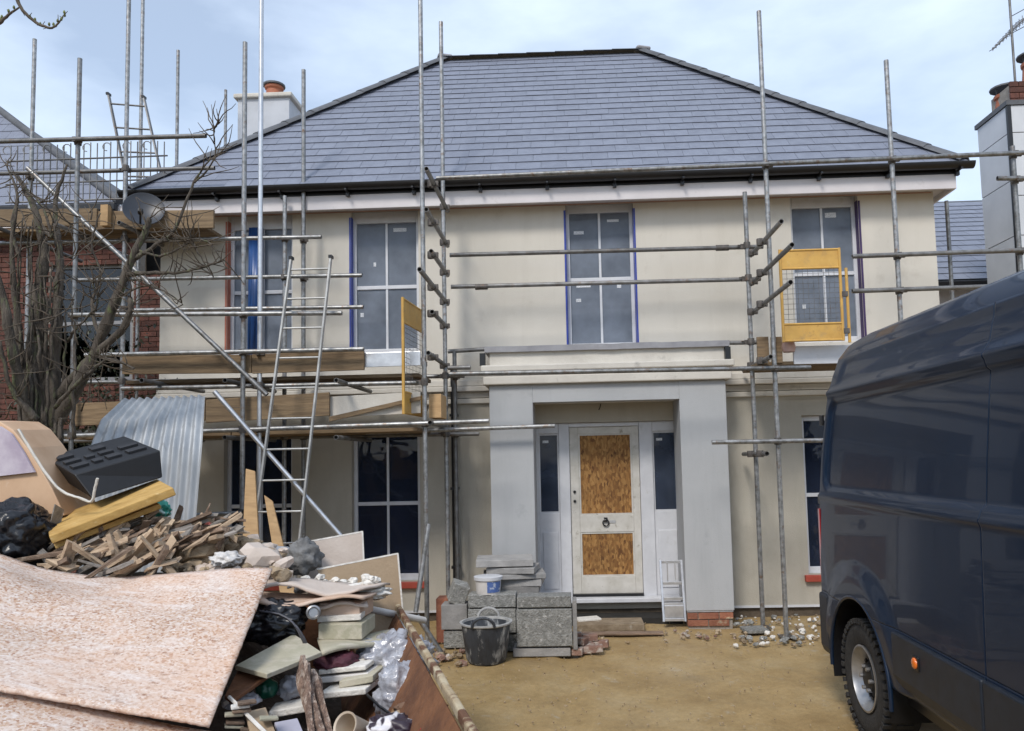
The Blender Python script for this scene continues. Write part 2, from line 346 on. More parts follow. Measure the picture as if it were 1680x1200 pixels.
pierced(XL, XR, .10, 2.599, 0, .26, [(a, b, ZG0, ZG1) for a, b in LOW]+[DOOR]).build('lower_front_wall', m_lower, HW, weld=True)
MB().box(XL, XL+.26, .262, 6.0, .10, 4.885).build('side_wall', m_render, HW)
MB().box(XR-.26, XR, .262, 6.0, .10, 4.885).build('side_wall', m_render, HW)
MB().box(XL, XR, 6.002, 6.26, .10, 4.885).build('back_wall', m_render, HW)
MB().box(XL+.27, XR-.27, 3.4, 3.5, .1, 4.88).build('inner_wall', m_room, HW)
MB().box(-1.0, -.9, .27, 3.39, .1, 2.5).build('inner_wall', m_room, HW)
MB().box(1.7, 1.8, .27, 3.39, .1, 2.5).build('inner_wall', m_room, HW)
MB().box(XL+.27, XR-.27, .27, 5.99, 2.52, 2.72).build('upper_floor', m_room, HW)
MB().box(XL+.27, XR-.27, .27, 5.99, -.05, .09).build('floor_slab', m_room, HW)
MB().box(XL+.04, XR-.04, .03, 6.2, -.2, .098).build('plinth', mat('dark_damp_plinth', (.13,.10,.07), (.07,.055,.04), rough=.9, scale=5, bump=.4, bscale=30), HW)
# render stop bead along the foot of the wall, string course at first floor level
for a, b in ((XL+.001, -.895), (1.715, XR-.001)):
    MB().box(a, b, -.012, .01, .088, .112).build('stop_bead', m_frame, HW)
    MB().box(a, b, -.045, .01, 2.50, 2.56).build('string_course', m_mould, HW, bevel=.01)
    MB().box(a, b, -.10, .01, 2.64, 2.70).build('string_course', m_mould, HW, bevel=.01)
    MB().box(a, b, -.065, .01, 2.705, 2.78).build('string_course', m_mould, HW, bevel=.01)
    MB().box(a, b, -.035, .01, 2.57, 2.635).build('string_course', m_mould, HW)
def window(x0, x1, z0, z1, y, gm, head, stickers, tapes):
    """sash window: box frame, meeting rail, one upright bar in each sash, four panes"""
    f = MB(); w = .045
    f.box(x0+.002, x0+w, y-.03, y+.05, z0, z1).box(x1-w, x1-.002, y-.03, y+.05, z0, z1).box(x0+w, x1-w, y-.03, y+.05, z1-head, z1-.002).box(x0+w, x1-w, y-.03, y+.05, z0, z0+.075)
    fr = f.build('window', m_frame, HW, bevel=.004)
    zi0, zi1 = z0+.075, z1-head; zm = (zi0+zi1)/2 - .02; xm = (x0+x1)/2
    MB().box(x0+w, x1-w, y-.018, y+.03, zm-.022, zm+.022).build('meeting_rail', m_frame, fr, bevel=.004)
    for a, b in ((zi0, zm-.022), (zm+.022, zi1)):
        MB().box(xm-.014, xm+.014, y-.014, y+.02, a, b).build('glazing_bar', m_frame, fr, bevel=.003)
        for c, d in ((x0+w, xm-.014), (xm+.014, x1-w)):
            MB().box(c, d, y, y+.006, a, b).build('pane', gm, fr)
    for sx, sz, sw, sh in stickers:
        c, d = x0+sx*(x1-x0), z0+sz*(z1-z0)
        MB().box(c, c+sw, y-.0035, y-.0015, d, d+sh).build('sticker', m_sticker, fr)
    for side, m, wd in tapes:
        x = x0 if side < 0 else x1
        a, b = (x+.002, x+.006) if side < 0 else (x-.006, x-.002)
        MB().box(a, b, .006, y-.032, z0+.02, z1-.08).build('masking_tape', m, fr)
        a, b = (x-wd, x-.001) if side < 0 else (x+.001, x+wd)
        MB().box(a, b, -.004, -.001, z0+.01, z1-.09).build('masking_tape', m, fr)
    return fr
m_purple = mat('dark_purple_tape', (.05,.02,.10), (.03,.012,.07), rough=.5)
window(*UP[0], ZU0, 4.88, .12, m_upglass, .17, [(.2,.86,.05,.05)], [(-1, m_redox, .022)])
window(*UP[1], ZU0, 4.88, .12, m_upglass, .14, [(.60,.86,.16,.045),(.10,.455,.15,.05),(.10,.27,.04,.05),(.3,.62,.03,.05)], [(-1, m_blue, .018)])
window(*UP[2], ZU0, 4.88, .12, m_upglass, .10, [(.62,.88,.14,.03),(.12,.80,.12,.04),(.14,.43,.17,.05),(.13,.33,.06,.04),(.74,.42,.05,.05)], [(-1, m_blue, .02), (1, m_blue, .02)])
window(*UP[3], ZU0, 4.88, .12, m_upglass, .13, [(.56,.86,.13,.06),(.18,.46,.2,.05),(.16,.24,.04,.05)], [(1, m_purple, .025)])
for a, b in LOW:
    window(a, b, ZG0, ZG1, .12, m_glass, .06, [], [])
    MB().box(a-.05, b+.05, -.06, .08, ZG0-.075, ZG0-.003).build('window_sill', m_tile, HW, bevel=.006)
for a, b in UP: MB().box(a-.04, b+.04, -.05, .08, ZU0-.06, ZU0-.003).build('window_sill', m_mould, HW, bevel=.006)
# blue plastic sheet taped over part of the first upper window
sh = MB(); n = 9
for i in range(n):
    x = -3.86+.022*i; dy = .012*math.sin(i*1.9)
    sh.v += [V(x, .035+dy, 3.14), V(x+.01, .035+dy*.4, 4.72)]
for i in range(n-1): sh.f.append((2*i, 2*i+2, 2*i+3, 2*i+1))
o = sh.build('blue_plastic_sheet', m_bluesheet, HW, smooth=180); o.modifiers.new('th', 'SOLIDIFY').thickness = .002
MB().box(XL+.3, XR-.02, -.004, -.001, 4.852, 4.868).build('primer_strip', mat('pale_primer', (.46,.30,.24), (.4,.25,.2), rough=.85), HW)
# porch: two square piers, lintel, cornice, lead-capped parapet
PY = -.55
for a, b in ((-.89,-.41), (1.20,1.71)):
    MB().box(a, b, PY, -.002, .17, 2.66).build('porch_pier', m_porch, HW, bevel=.006)
    MB().box(a+.01, b-.01, PY+.012, -.003, .156, .169).build('stop_bead', m_frame, HW)
    # brick footing
    MB().box(a+.02, b-.02, PY+.03, -.01, -.1, .155).build('footing_core', m_mortar, HW)
    k = 0
    for row in range(2):
        z = .005+row*.075; off = -.11*row
        x = a+.012+off
        while x < b-.02:
            p, q = max(x, a+.012), min(x+.215, b-.012)
            if q-p > .04: MB().box(p, q, PY+.008+rnd(0,.006), PY+.1, z, z+.065).build('brick', m_brickpart, HW, bevel=.004)
            x += .225
MB().box(-.41, 1.20, PY+.001, PY+.22, 2.46, 2.66).build('porch_lintel', m_porch, HW)
MB().box(-.41, 1.20, PY+.22, -.002, 2.47, 2.50).build('porch_ceiling', m_render, HW)
MB().box(-.95, 1.77, PY-.06, -.001, 2.661, 2.755).build('porch_cornice', m_mould, HW, bevel=.012)
MB().box(-.93, 1.75, PY-.04, -.001, 2.756, 2.80).build('porch_cornice', m_mould, HW, bevel=.008)
MB().box(-.97, 1.80, PY-.09, -.001, 2.801, 2.875).build('porch_cornice', m_mould, HW, bevel=.014)
MB().box(-.88, 1.71, PY-.005, -.001, 2.876, 3.03).build('porch_parapet', m_mould, HW, bevel=.006)
g = MB(); n = 40                                   # dressed lead sheet, slightly wavy
for i in range(n+1):
    x = -.93+2.69*i/n; w = .010*noise.noise(V(x*3,1,0)) + .007*noise.noise(V(x*9,4,0))
    g.v += [V(x, PY-.05+w*.6, 3.022+w*.5), V(x, PY-.055+w*.6, 3.085+w), V(x, -.012, 3.12+w*.7), V(x, -.012, 3.022)]
for i in range(n):
    for k in range(4): g.f.append((4*i+k, 4*i+(k+1)%4, 4*i+4+(k+1)%4, 4*i+4+k))
g.f += [(0,1,2,3), (4*n+3,4*n+2,4*n+1,4*n)]
g.build('lead_capping', m_lead, HW, smooth=40)
for x in (-.955, 1.74): MB().box(x-.03, x+.03, PY-.05, PY+.01, 2.88, 3.015).build('capping_bracket', m_black, HW)
# entrance: frame, door with two strand-board panels, sidelights, raised panels, threshold
EY = .06
ent = MB()
for a, b in ((-.43,-.385), (-.145,-.02), (.80,.955), (1.24,1.275)): ent.box(a+.001, b, EY, EY+.09, .20, 2.249)
ent.box(-.385,-.145, EY+.001, EY+.09, 2.13, 2.248).box(-.02,.80, EY+.001, EY+.09, 2.20, 2.248).box(.955,1.24, EY+.001, EY+.09, 2.13, 2.248)
E_ = ent.build('entrance_frame', m_frame, HW, bevel=.006)
d = MB().box(-.018,.085, EY+.03, EY+.075, .245, 2.198).box(.715,.798, EY+.03, EY+.075, .245, 2.198)
d.box(.085,.715, EY+.031, EY+.074, 2.115, 2.197).box(.085,.715, EY+.031, EY+.074, .965, 1.165).box(.085,.715, EY+.031, EY+.074, .246, .455)
D_ = d.build('door', m_dirtywhite, HW, bevel=.005)
MB().box(.085,.715, EY+.046, EY+.062, 1.165, 2.115).build('board_panel', m_osb, D_)
MB().box(.085,.715, EY+.046, EY+.062, .455, .965).build('board_panel', m_osb, D_)
for z0, z1 in ((1.165,2.115),(.455,.965)):
    MB().box(.086,.105, EY+.036,EY+.045, z0,z1).box(.695,.714, EY+.036,EY+.045, z0,z1).box(.105,.695, EY+.037,EY+.045, z1-.018,z1-.001).box(.105,.695, EY+.037,EY+.045, z0+.001,z0+.018).build('bead', m_dirtywhite, D_)
MB().tube([V(.385+.035*math.sin(a), EY+.012, 1.075+.035*math.cos(a)) for a in [2*math.pi*i/14 for i in range(15)]], .008, 6).obox((.385,EY+.02,1.11),(.04,.025,.05)).build('knocker', m_black, D_, smooth=50)
MB().box(.43,.50, EY+.024,EY+.0295, 1.07,1.10).build('letter_plate', m_alu, D_)
for z in (1.33, 1.44): MB().lathe((.03, EY+.022, z), [(0,-.006),(.016,-.006),(.018,.008),(0,.008)], 12, 'Y').build('lock', m_black, D_)
for a, b in ((-.385,-.145), (.955,1.24)):
    MB().box(a, b, EY+.02, EY+.07, .20, 1.195).build('side_panel', m_frame, E_, bevel=.005)
    MB().box(a+.035, b-.03, EY+.008, EY+.0195, .32, .98).build('raised_panel', m_frame, E_, bevel=.008)
    MB().box(a+.001, a+.018, EY+.03, EY+.06, 1.195, 2.129).box(b-.018, b-.001, EY+.03, EY+.06, 1.195, 2.129).box(a+.018, b-.018, EY+.031, EY+.06, 1.196, 1.215).box(a+.018, b-.018, EY+.031, EY+.06, 2.11, 2.128).build('sidelight_bead', m_frame, E_)
    MB().box(a+.018, b-.018, EY+.045, EY+.051, 1.215, 2.11).build('pane', m_sideglass, E_)
    MB().box(a+.05, a+.12, EY+.042, EY+.0435, 2.02, 2.05).build('sticker', m_sticker, E_)
MB().box(-.43, 1.275, -.10, EY-.001, .185, .232).build('threshold', m_frame, HW, bevel=.006)
MB().box(-.02,.80, EY-.03, EY+.029, .233, .262).build('weather_bar', m_black, D_)
MB().box(-.40, 1.19, PY+.25, .02, -.1, .05).build('porch_base', m_dark, HW)
# small cable at porch ceiling
MB().tube([V(.36,.0,2.46),V(.35,-.03,2.42),V(.335,-.035,2.39)], .006, 5).build('cable_end', m_black, HW)
# ------------------------------------------------------------------ eaves, gutter, roof
EX0, EX1, EYF, EZ = -5.20, 4.60, -.30, 5.115
RY, RZ = 3.0, 8.33
g = MB()
FX0, FX1 = EX0+.12, EX1-.12
g.box(FX0, FX1, EYF+.05, EYF+.08, 4.815, 4.985)
fb = g.build('fascia_board', m_trim, HW, bevel=.004)
MB().box(FX0, FX0+.03, EYF+.081, 6.3, 4.815, 4.985).build('fascia_board', m_trim, HW)
MB().box(FX1-.03, FX1, EYF+.081, 6.3, 4.815, 4.985).build('fascia_board', m_trim, HW)
MB().box(FX0+.031, FX1-.031, EYF+.081, -.001, 4.87, 4.884).build('soffit_board', m_trim, HW)
MB().box(XR+.001, FX1-.031, .0, 6.3, 4.87, 4.884).build('soffit_board', m_trim, HW)
MB().box(FX0+.031, XL-.001, .0, 6.3, 4.87, 4.884).build('soffit_board', m_trim, HW)
MB().box(FX0, FX1, EYF+.045, EYF+.085, 4.987, 5.105).build('gutter_board', m_black, HW)
MB().box(XL-.05, XR+.05, .0, 6.3, 4.89, 5.065).build('wall_plate', m_dark, HW)
def gutter(x0, x1, y, z):
    g = MB(); n = 10
    for r in (.062, .057):
        for x in (x0, x1):
            for i in range(n+1):
                a = math.pi*i/n; g.v.append(V(x, y-r*math.cos(a), z-r*math.sin(a)*1.15))
    m = n+1
    for i in range(n):
        g.f.append((i, i+1, m+i+1, m+i)); g.f.append((2*m+i, 2*m+i+1, 3*m+i+1, 3*m+i))
    g.f += [(0, m, 3*m, 2*m), (n, m+n, 3*m+n, 2*m+n)]
    g.f += [tuple(range(0, m)), tuple(range(m, 2*m))]
    return g
gt = gutter(FX0-.16, FX1+.16, EYF-.03, 5.085).build('gutter', m_black, HW, smooth=60)
for i in range(13):
    x = FX0+.2+i*.78; MB().box(x-.012, x+.012, EYF-.098, EYF+.045, 4.997, 5.013).box(x-.02, x+.02, EYF+.0, EYF+.044, 4.955, 5.0).build('gutter_bracket', m_black, HW)
# downpipe in the angle left of the porch
MB().tube([V(-1.36,-.07,2.95), V(-1.36,-.07,.1)], .036, 12).build('downpipe', m_black, HW, smooth=60)
for z in (.6, 1.5, 2.35): MB().box(-1.405,-1.315,-.12,-.002, z, z+.03).build('pipe_clip', m_black, HW)
# roof shell below the slates
run = RY-EYF; rise = RZ-EZ; SL = math.hypot(run, rise); ang = math.atan2(rise, run)
cs, sn = math.cos(ang), math.sin(ang)
RX0, RX1 = EX0+run, EX1-run; BYE = 2*RY-EYF
rf = MB(); A, B, C_, D2 = V(EX0,EYF,EZ), V(EX1,EYF,EZ), V(EX1,BYE,EZ), V(EX0,BYE,EZ); P1, P2 = V(RX0,RY,RZ), V(RX1,RY,RZ)
rf.quad(A,B,P2,P1).quad(C_,D2,P1,P2).quad(B,C_,P2).quad(D2,A,P1).quad(A,D2,C_,B)
for p in rf.v: p.z -= .012
ROOF = rf.build('roof', m_hip, HW, weld=True)
G_, SW, STH = .2125, .30, .005
rows = int(SL/G_)
front = []
def clip(poly, fn):
    outp = []
    for i in range(len(poly)):
        p, q = poly[i], poly[(i+1) % len(poly)]; a, b = fn(p), fn(q)
        if a >= 0: outp.append(p)
        if (a >= 0) != (b >= 0):
            t = a/(a-b); outp.append((p[0]+(q[0]-p[0])*t, p[1]+(q[1]-p[1])*t))
    return outp
full = None; cnt = 0; rest = MB()
def sl_to_w(x, t, h): return V(x, EYF-.03 + t*cs - h*sn, EZ-.03 + t*sn + h*cs)
for r in range(rows+1):
    t0 = r*G_; t1 = min(t0+G_*1.28, SL+.02)
    off = (r % 2)*SW/2 + .03*math.sin(r*2.3)
    x = EX0 - off
    while x < EX1:
        a, b = x+.0016, x+SW-.0016
        poly = [(a, t0), (b, t0), (b, t1), (a, t1)]
        poly = clip(poly, lambda p: p[0]-(EX0+p[1]*cs)); 
        if poly: poly = clip(poly, lambda p: (EX1-p[1]*cs)-p[0])
        x += SW
        if len(poly) < 3: continue
        lift = .011+rnd(0,.003); dt = rnd(-.004,.004)
        isfull = len(poly) == 4 and abs(poly[0][0]-a) < 1e-6 and abs(poly[1][0]-b) < 1e-6 and abs(poly[2][0]-b) < 1e-6 and abs(poly[2][1]-(t0+G_*1.28)) < 1e-6
        # lower edge stands proud on the course below, upper edge lies on the battens
        hh = lambda t: lift*(1-(t-t0)/(G_*1.28))+.001
        if cnt < 296:
            cnt += 1
            if isfull and full is None or not isfull:
                top = [sl_to_w(p[0], p[1]+dt, hh(p[1])+STH) for p in poly]; bot = [sl_to_w(p[0], p[1]+dt, hh(p[1])) for p in poly]
                q = MB(); k = len(poly); q.v = top+bot; q.f = [tuple(range(k)), tuple(range(k, 2*k))[::-1]] + [(i, k+i, k+(i+1) % k, (i+1) % k) for i in range(k)]
                org = sl_to_w(poly[0][0], t0+dt, 0)
                o = q.build('slate', m_slate, ROOF, org=org)
                if isfull: full = o
            else:
                o = bpy.data.objects.new('slate', full.data); COL.objects.link(o); o.parent = ROOF; o.location = sl_to_w(a, t0+dt, rnd(-.001,.001)) - wloc(ROOF)
        else:
            top = [sl_to_w(p[0], p[1]+dt, hh(p[1])+STH) for p in poly]; bot = [sl_to_w(p[0], p[1]+dt, hh(p[1])) for p in poly]
            nn = len(rest.v); k = len(poly); rest.v += top+bot
            rest.f += [tuple(nn+i for i in range(k)), tuple(nn+k+i for i in range(k))[::-1]] + [(nn+i, nn+k+i, nn+k+(i+1) % k, nn+(i+1) % k) for i in range(k)]
rs = rest.build('upper_slates', m_slatej, ROOF); rs['kind'] = 'stuff'
side = MB()                                        # slates on the two hip ends and the back slope
def slope_slates(e0, e1, inward):
    e0, e1 = Vector(e0), Vector(e1); ln = (e1-e0).length; ux = (e1-e0).normalized(); inward = Vector(inward); nrm = ux.cross(V(inward.x*cs, inward.y*cs, sn)).normalized()
    if nrm.z < 0: nrm = -nrm
    up = V(inward.x*cs, inward.y*cs, sn)
    for r in range(rows+1):
        t0 = r*G_; t1 = min(t0+G_*1.2, SL)
        x = -(r % 2)*SW/2
        while x < ln:
            poly = clip([(x+.002,t0),(x+SW-.002,t0),(x+SW-.002,t1),(x+.002,t1)], lambda p: p[0]-p[1]*cs)
            if poly: poly = clip(poly, lambda p: ln-p[1]*cs-p[0])
            x += SW
            if len(poly) < 3: continue
            nn = len(side.v); side.v += [e0+ux*p[0]+up*p[1]+nrm*(.016-.012*(p[1]-t0)/(G_*1.2)) for p in poly]; side.f.append(tuple(range(nn, nn+len(poly))))
slope_slates(B, C_, (-1,0,0)); slope_slates(D2, A, (1,0,0)); slope_slates(C_, D2, (0,-1,0))
o = side.build('side_slates', m_slatej, ROOF); o['kind'] = 'stuff'
def hip_tiles(p, q, name, ln=.45):
    p, q = Vector(p), Vector(q); t = (q-p).normalized(); n = max(1, round((q-p).length/ln)); ln = (q-p).length/n
    s_ = t.cross(V(0,0,1)).normalized(); u = s_.cross(t).normalized()
    if u.z < 0: u = -u
    for i in range(n):
        a = p+t*(ln*i-.03); b = p+t*(ln*(i+1)+.015)
        g = MB(); k = 8; fl = .75 if name == 'hip_tile' else .45
        for c, r0 in ((a, .128), (b, .122)):
            for rr in (r0, r0-.014):
                for j in range(k+1):
                    w = math.pi*(.08+.84*j/k); g.v.append(c + s_*math.cos(w)*rr*1.15 + u*(math.sin(w)*rr*fl-.02+.006*(1 if c is a else 0)))
        m = k+1
        for j in range(k):
            g.f += [(j, j+1, 2*m+j+1, 2*m+j), (m+j, m+j+1, 3*m+j+1, 3*m+j), (j, j+1, m+j+1, m+j), (2*m+j, 2*m+j+1, 3*m+j+1, 3*m+j)]
        g.f += [(0, m, 3*m, 2*m), (k, m+k, 3*m+k, 2*m+k)]
        g.build(name, m_hip, ROOF, smooth=50, org=(a+b)/2)
hip_tiles(A+V(.05,.05,0), P1, 'hip_tile'); hip_tiles(B+V(-.05,.05,0), P2, 'hip_tile'); hip_tiles(C_, P2, 'hip_tile'); hip_tiles(D2, P1, 'hip_tile'); hip_tiles(P1, P2, 'ridge_tile')
for p, s_ in ((P1, -1), (P2, 1)):
    MB().obox(p+V(0,0,.04), (.24,.22,.06), rotz(.3)).build('hip_cap', m_lead, ROOF, bevel=.03)
# eaves tray, the pale strip under the first course
MB().box(EX0+.03, EX1-.03, EYF-.075, EYF+.02, 5.07, 5.077).build('eaves_tray', m_trim, ROOF)
# chimney stack on the left flank
ch = MB().box(-5.62,-4.72, 3.7, 4.35, 0, 8.16).build('chimney', mat('pale_stack_render', (.52,.54,.58), (.45,.47,.5), rough=.85, scale=3, bump=.2), HW)
MB().box(-5.68,-4.66, 3.64, 4.41, 8.161, 8.24).build('chimney_cap', m_mould, ch, bevel=.02)
MB().lathe((-5.1, 4.0, 8.241), [(0,0),(.17,0),(.15,.05),(.13,.20),(.16,.22),(.16,.26),(.11,.26),(.11,.1),(0,.1)], 16).build('chimney_pot', m_terra, ch, smooth=40)
MB().lathe((-5.1, 4.0, 8.51), [(.0,0),(.19,0),(.19,.03),(0,.07)], 16).build('chimney_cowl', m_hip, ch, smooth=40)
# ------------------------------------------------------------------ neighbouring houses
def brick_face(x0, x1, z0, z1, y, ops=()):
    g = MB(); r = 0; z = z0
    while z < z1-.03:
        x = x0 - (r % 2)*.1125
        while x < x1:
            a, b = max(x, x0), min(x+.215, x1)
            if b-a > .03 and not any(o[0] < (a+b)/2 < o[1] and o[2] < z+.03 < o[3] for o in ops): g.box(a, b, y+rnd(0,.004), y+.03, z, z+.065)
            x += .225
        z += .075; r += 1
    return g
NB = thing('neighbour_house', 'red brick house with slate roof behind the bare tree and the scaffold tubes', 'house', (-9, 1.5, 0))
nops = [(-9.6,-8.6,.9,2.3), (-9.6,-8.6,3.3,4.7), (-7.35,-6.15,3.05,4.75), (-7.35,-6.25,.8,2.4)]
pierced(-13, -6.12, 0, 5.45, 1.53, 1.8, nops).build('wall', m_mortar, NB, weld=True)
o = brick_face(-13, -6.12, 0, 5.45, 1.5, nops).build('brickwork', m_brick, NB); o['kind'] = 'stuff'
MB().box(-6.119, -5.62, 1.53, 4, 0, 4.6).build('side_wing', m_mortar, NB)
o = brick_face(-6.119, -5.62, 0, 4.6, 1.5).build('brickwork', m_brick, NB); o['kind'] = 'stuff'
MB().box(-12.9,-6.13, 2.2, 2.3, 0, 5.4).build('inner_wall', m_dark, NB)
m_grey = mat('grey_window_paint', (.30,.30,.31), (.22,.22,.23), rough=.5)
for a, b, c, d in nops:
    f = MB().box(a,a+.06,1.58,1.65,c,d).box(b-.06,b,1.58,1.65,c,d).box(a+.06,b-.06,1.58,1.65,d-.06,d).box(a+.06,b-.06,1.58,1.65,c,c+.07).box(a+.06,b-.06,1.59,1.64,(c+d)/2-.025,(c+d)/2+.025).build('window', m_grey, NB)
    for z0, z1 in ((c+.07,(c+d)/2-.025), ((c+d)/2+.025,d-.06)): MB().box(a+.06,b-.06,1.61,1.616,z0,z1).build('pane', m_nglass, f)
ne = at(195,335,1.2); ap = at(0,185,2.75); nd = ap-ne; nrise = nd*1.45
apx = ne+nrise
MB().quad((-13.2,ne.y,ne.z), ne, apx, (-13.2,apx.y,apx.z)).quad(ne, (ne.x,2*apx.y-ne.y,ne.z), apx).quad((-13.2,ne.y,ne.z-.01), ne-V(0,0,.01), (ne.x,2*apx.y-ne.y,ne.z-.01), (-13.2,2*apx.y-ne.y,ne.z-.01)).build('roof', m_hip, NB, weld=False)
sl = MB(); hr, vr = nrise.y, nrise.z; nlen = math.hypot(hr, vr); cc, ss = hr/nlen, vr/nlen
for r in range(int(nlen/.22)):
    t = r*.22; x = -13.1-(r % 2)*.15; lim = ne.x+nrise.x*t/nlen
    while x < lim:
        b = min(x+.296, lim); l2 = ne.x+nrise.x*(t+.24)/nlen; b2 = min(x+.296, l2); x2 = min(x, l2)
        sl.quad((x, ne.y-.02+t*cc, ne.z+.03+t*ss), (b, ne.y-.02+t*cc, ne.z+.03+t*ss), (b2, ne.y-.02+(t+.24)*cc, ne.z+.018+(t+.24)*ss), (x2-.001, ne.y-.02+(t+.24)*cc, ne.z+.018+(t+.24)*ss)); x += .3
o = sl.build('slates', m_slatej, NB); o['kind'] = 'stuff'
MB().tube([ne+V(.03,-.03,.03), apx+V(0,0,.03)], .06, 8).build('hip_tile', m_hip, NB, smooth=50)
MB().box(-13.2,ne.x,ne.y-.1,ne.y-.01,ne.z-.12,ne.z).build('gutter', m_black, NB, bevel=.02)
MB().box(-13.2,-6.13,ne.y,1.5,5.2,ne.z-.02).build('soffit', m_trim, NB)

NR = thing('neighbour_house', 'white rendered house with grey clad chimney stack beside the van roof', 'house', (6.5, 1.5, 0))
MB().box(5.25, 12, 2.4, 9, 0, 4.35).build('wall', m_trim, NR)
rr = MB().quad((4.95,2.1,4.25),(12.2,2.1,4.25),(12.2,5.6,6.55),(4.95,5.6,6.55)).quad((4.95,9.1,4.25),(12.2,9.1,4.25),(12.2,5.6,6.55),(4.95,5.6,6.55)).quad((4.95,2.1,4.24),(4.95,9.1,4.24),(4.95,5.6,6.54)).build('roof', m_hip, NR)
sl = MB(); nlen = math.hypot(3.5,2.3); cc, ss = 3.5/nlen, 2.3/nlen
for r in range(int(nlen/.25)):
    t = r*.25; x = 4.9-(r % 2)*.15
    while x < 8:
        sl.quad((x,2.08+t*cc,4.275+t*ss),(x+.296,2.08+t*cc,4.275+t*ss),(x+.296,2.08+(t+.27)*cc,4.263+(t+.27)*ss),(x,2.08+(t+.27)*cc,4.263+(t+.27)*ss)); x += .3
o = sl.build('slates', m_slatej, NR); o['kind'] = 'stuff'
MB().box(4.9,12.2,2.0,2.1,4.12,4.24).build('gutter', m_black, NR, bevel=.02)
CX0, CX1, CY0, CY1 = 5.55, 6.75, .5, 1.2
st = MB().box(CX0+.01, CX1-.01, CY0+.01, CY1-.01, 0, 6.1).build('chimney_stack', m_mortar, NR)
zz = [3.0, 3.75, 4.45, 5.15, 5.75, 6.10]
for i in range(len(zz)-1):
    MB().box(CX0-.012, CX0+.008, CY0+.02, CY1-.01, zz[i]+.006, zz[i+1]-.006).build('cladding_panel', m_cladding, st)
    MB().box(CX0+.03, CX1, CY0-.012, CY0+.008, zz[i]+.006-.2*(i%2), zz[i+1]-.006-.2*((i+1)%2)*(i < 4)).build('cladding_panel', m_cladding, st)
MB().box(CX0-.02, CX0+.028, CY0-.02, CY0+.018, 2.9, 6.1).build('corner_trim', m_black, st)
MB().box(CX0-.03, CX1+.03, CY0-.03, CY1+.03, 6.101, 6.16).build('stack_capping', m_hip, st)
MB().box(CX0+.13, CX1-.1, CY0+.12, CY1-.12, 6.161, 6.44).build('brick_head', m_mortar, st)
o = brick_face(CX0+.1, CX1-.1, 6.165, 6.44, CY0+.09).build('brickwork', m_brick, st); o['kind'] = 'stuff'
for x, y in ((5.78,.95), (5.98,.66), (6.3,.7)):
    z = 6.44 if y < .9 else 6.16
    pt = MB().lathe((x, y, z-.002), [(0,0),(.13,0),(.12,.05),(.105,.22),(.125,.24),(.125,.28),(.09,.28),(.09,.15),(0,.15)], 14).build('chimney_pot', m_terra, st, smooth=40)
    MB().lathe((x, y, z+.36), [(0,.05),(.17,.0),(.17,.02),(0,.075)], 14).tube([V(x+.1,y,z+.25),V(x+.1,y,z+.37)],.008,5).tube([V(x-.1,y,z+.25),V(x-.1,y,z+.37)],.008,5).tube([V(x,y-.1,z+.25),V(x,y-.1,z+.37)],.008,5).build('cowl', m_hip, pt, smooth=40)
ae = V(6.02, 1.1, 6.1)
AE = thing('tv_aerial', 'grey television aerial on a thin mast above the brick chimney head', 'aerial', ae)
MB().tube([ae, ae+V(0,0,1.75)], .016, 8).build('mast', m_darksteel, AE)
b0, b1 = ae+V(-.32,-.1,1.0), ae+V(.35,.25,1.62)
MB().tube([b0,b1],.011,6).build('boom', m_darksteel, AE)
for i in range(11):
    p = b0.lerp(b1, i/10); w = .06+.012*i
    MB().tube([p+V(-.2,.5,0)*w*1.6, p-V(-.2,.5,0)*w*1.6], .005, 5).tube([p+V(0,0,w*.4),p-V(0,0,w*.4)],.005,5).build('element', m_darksteel, AE)
for dz in (.12, -.12): MB().tube([b1+V(-.1,.2,dz), b1+V(.1,-.2,dz)],.006,5).build('reflector_rod', m_darksteel, AE)

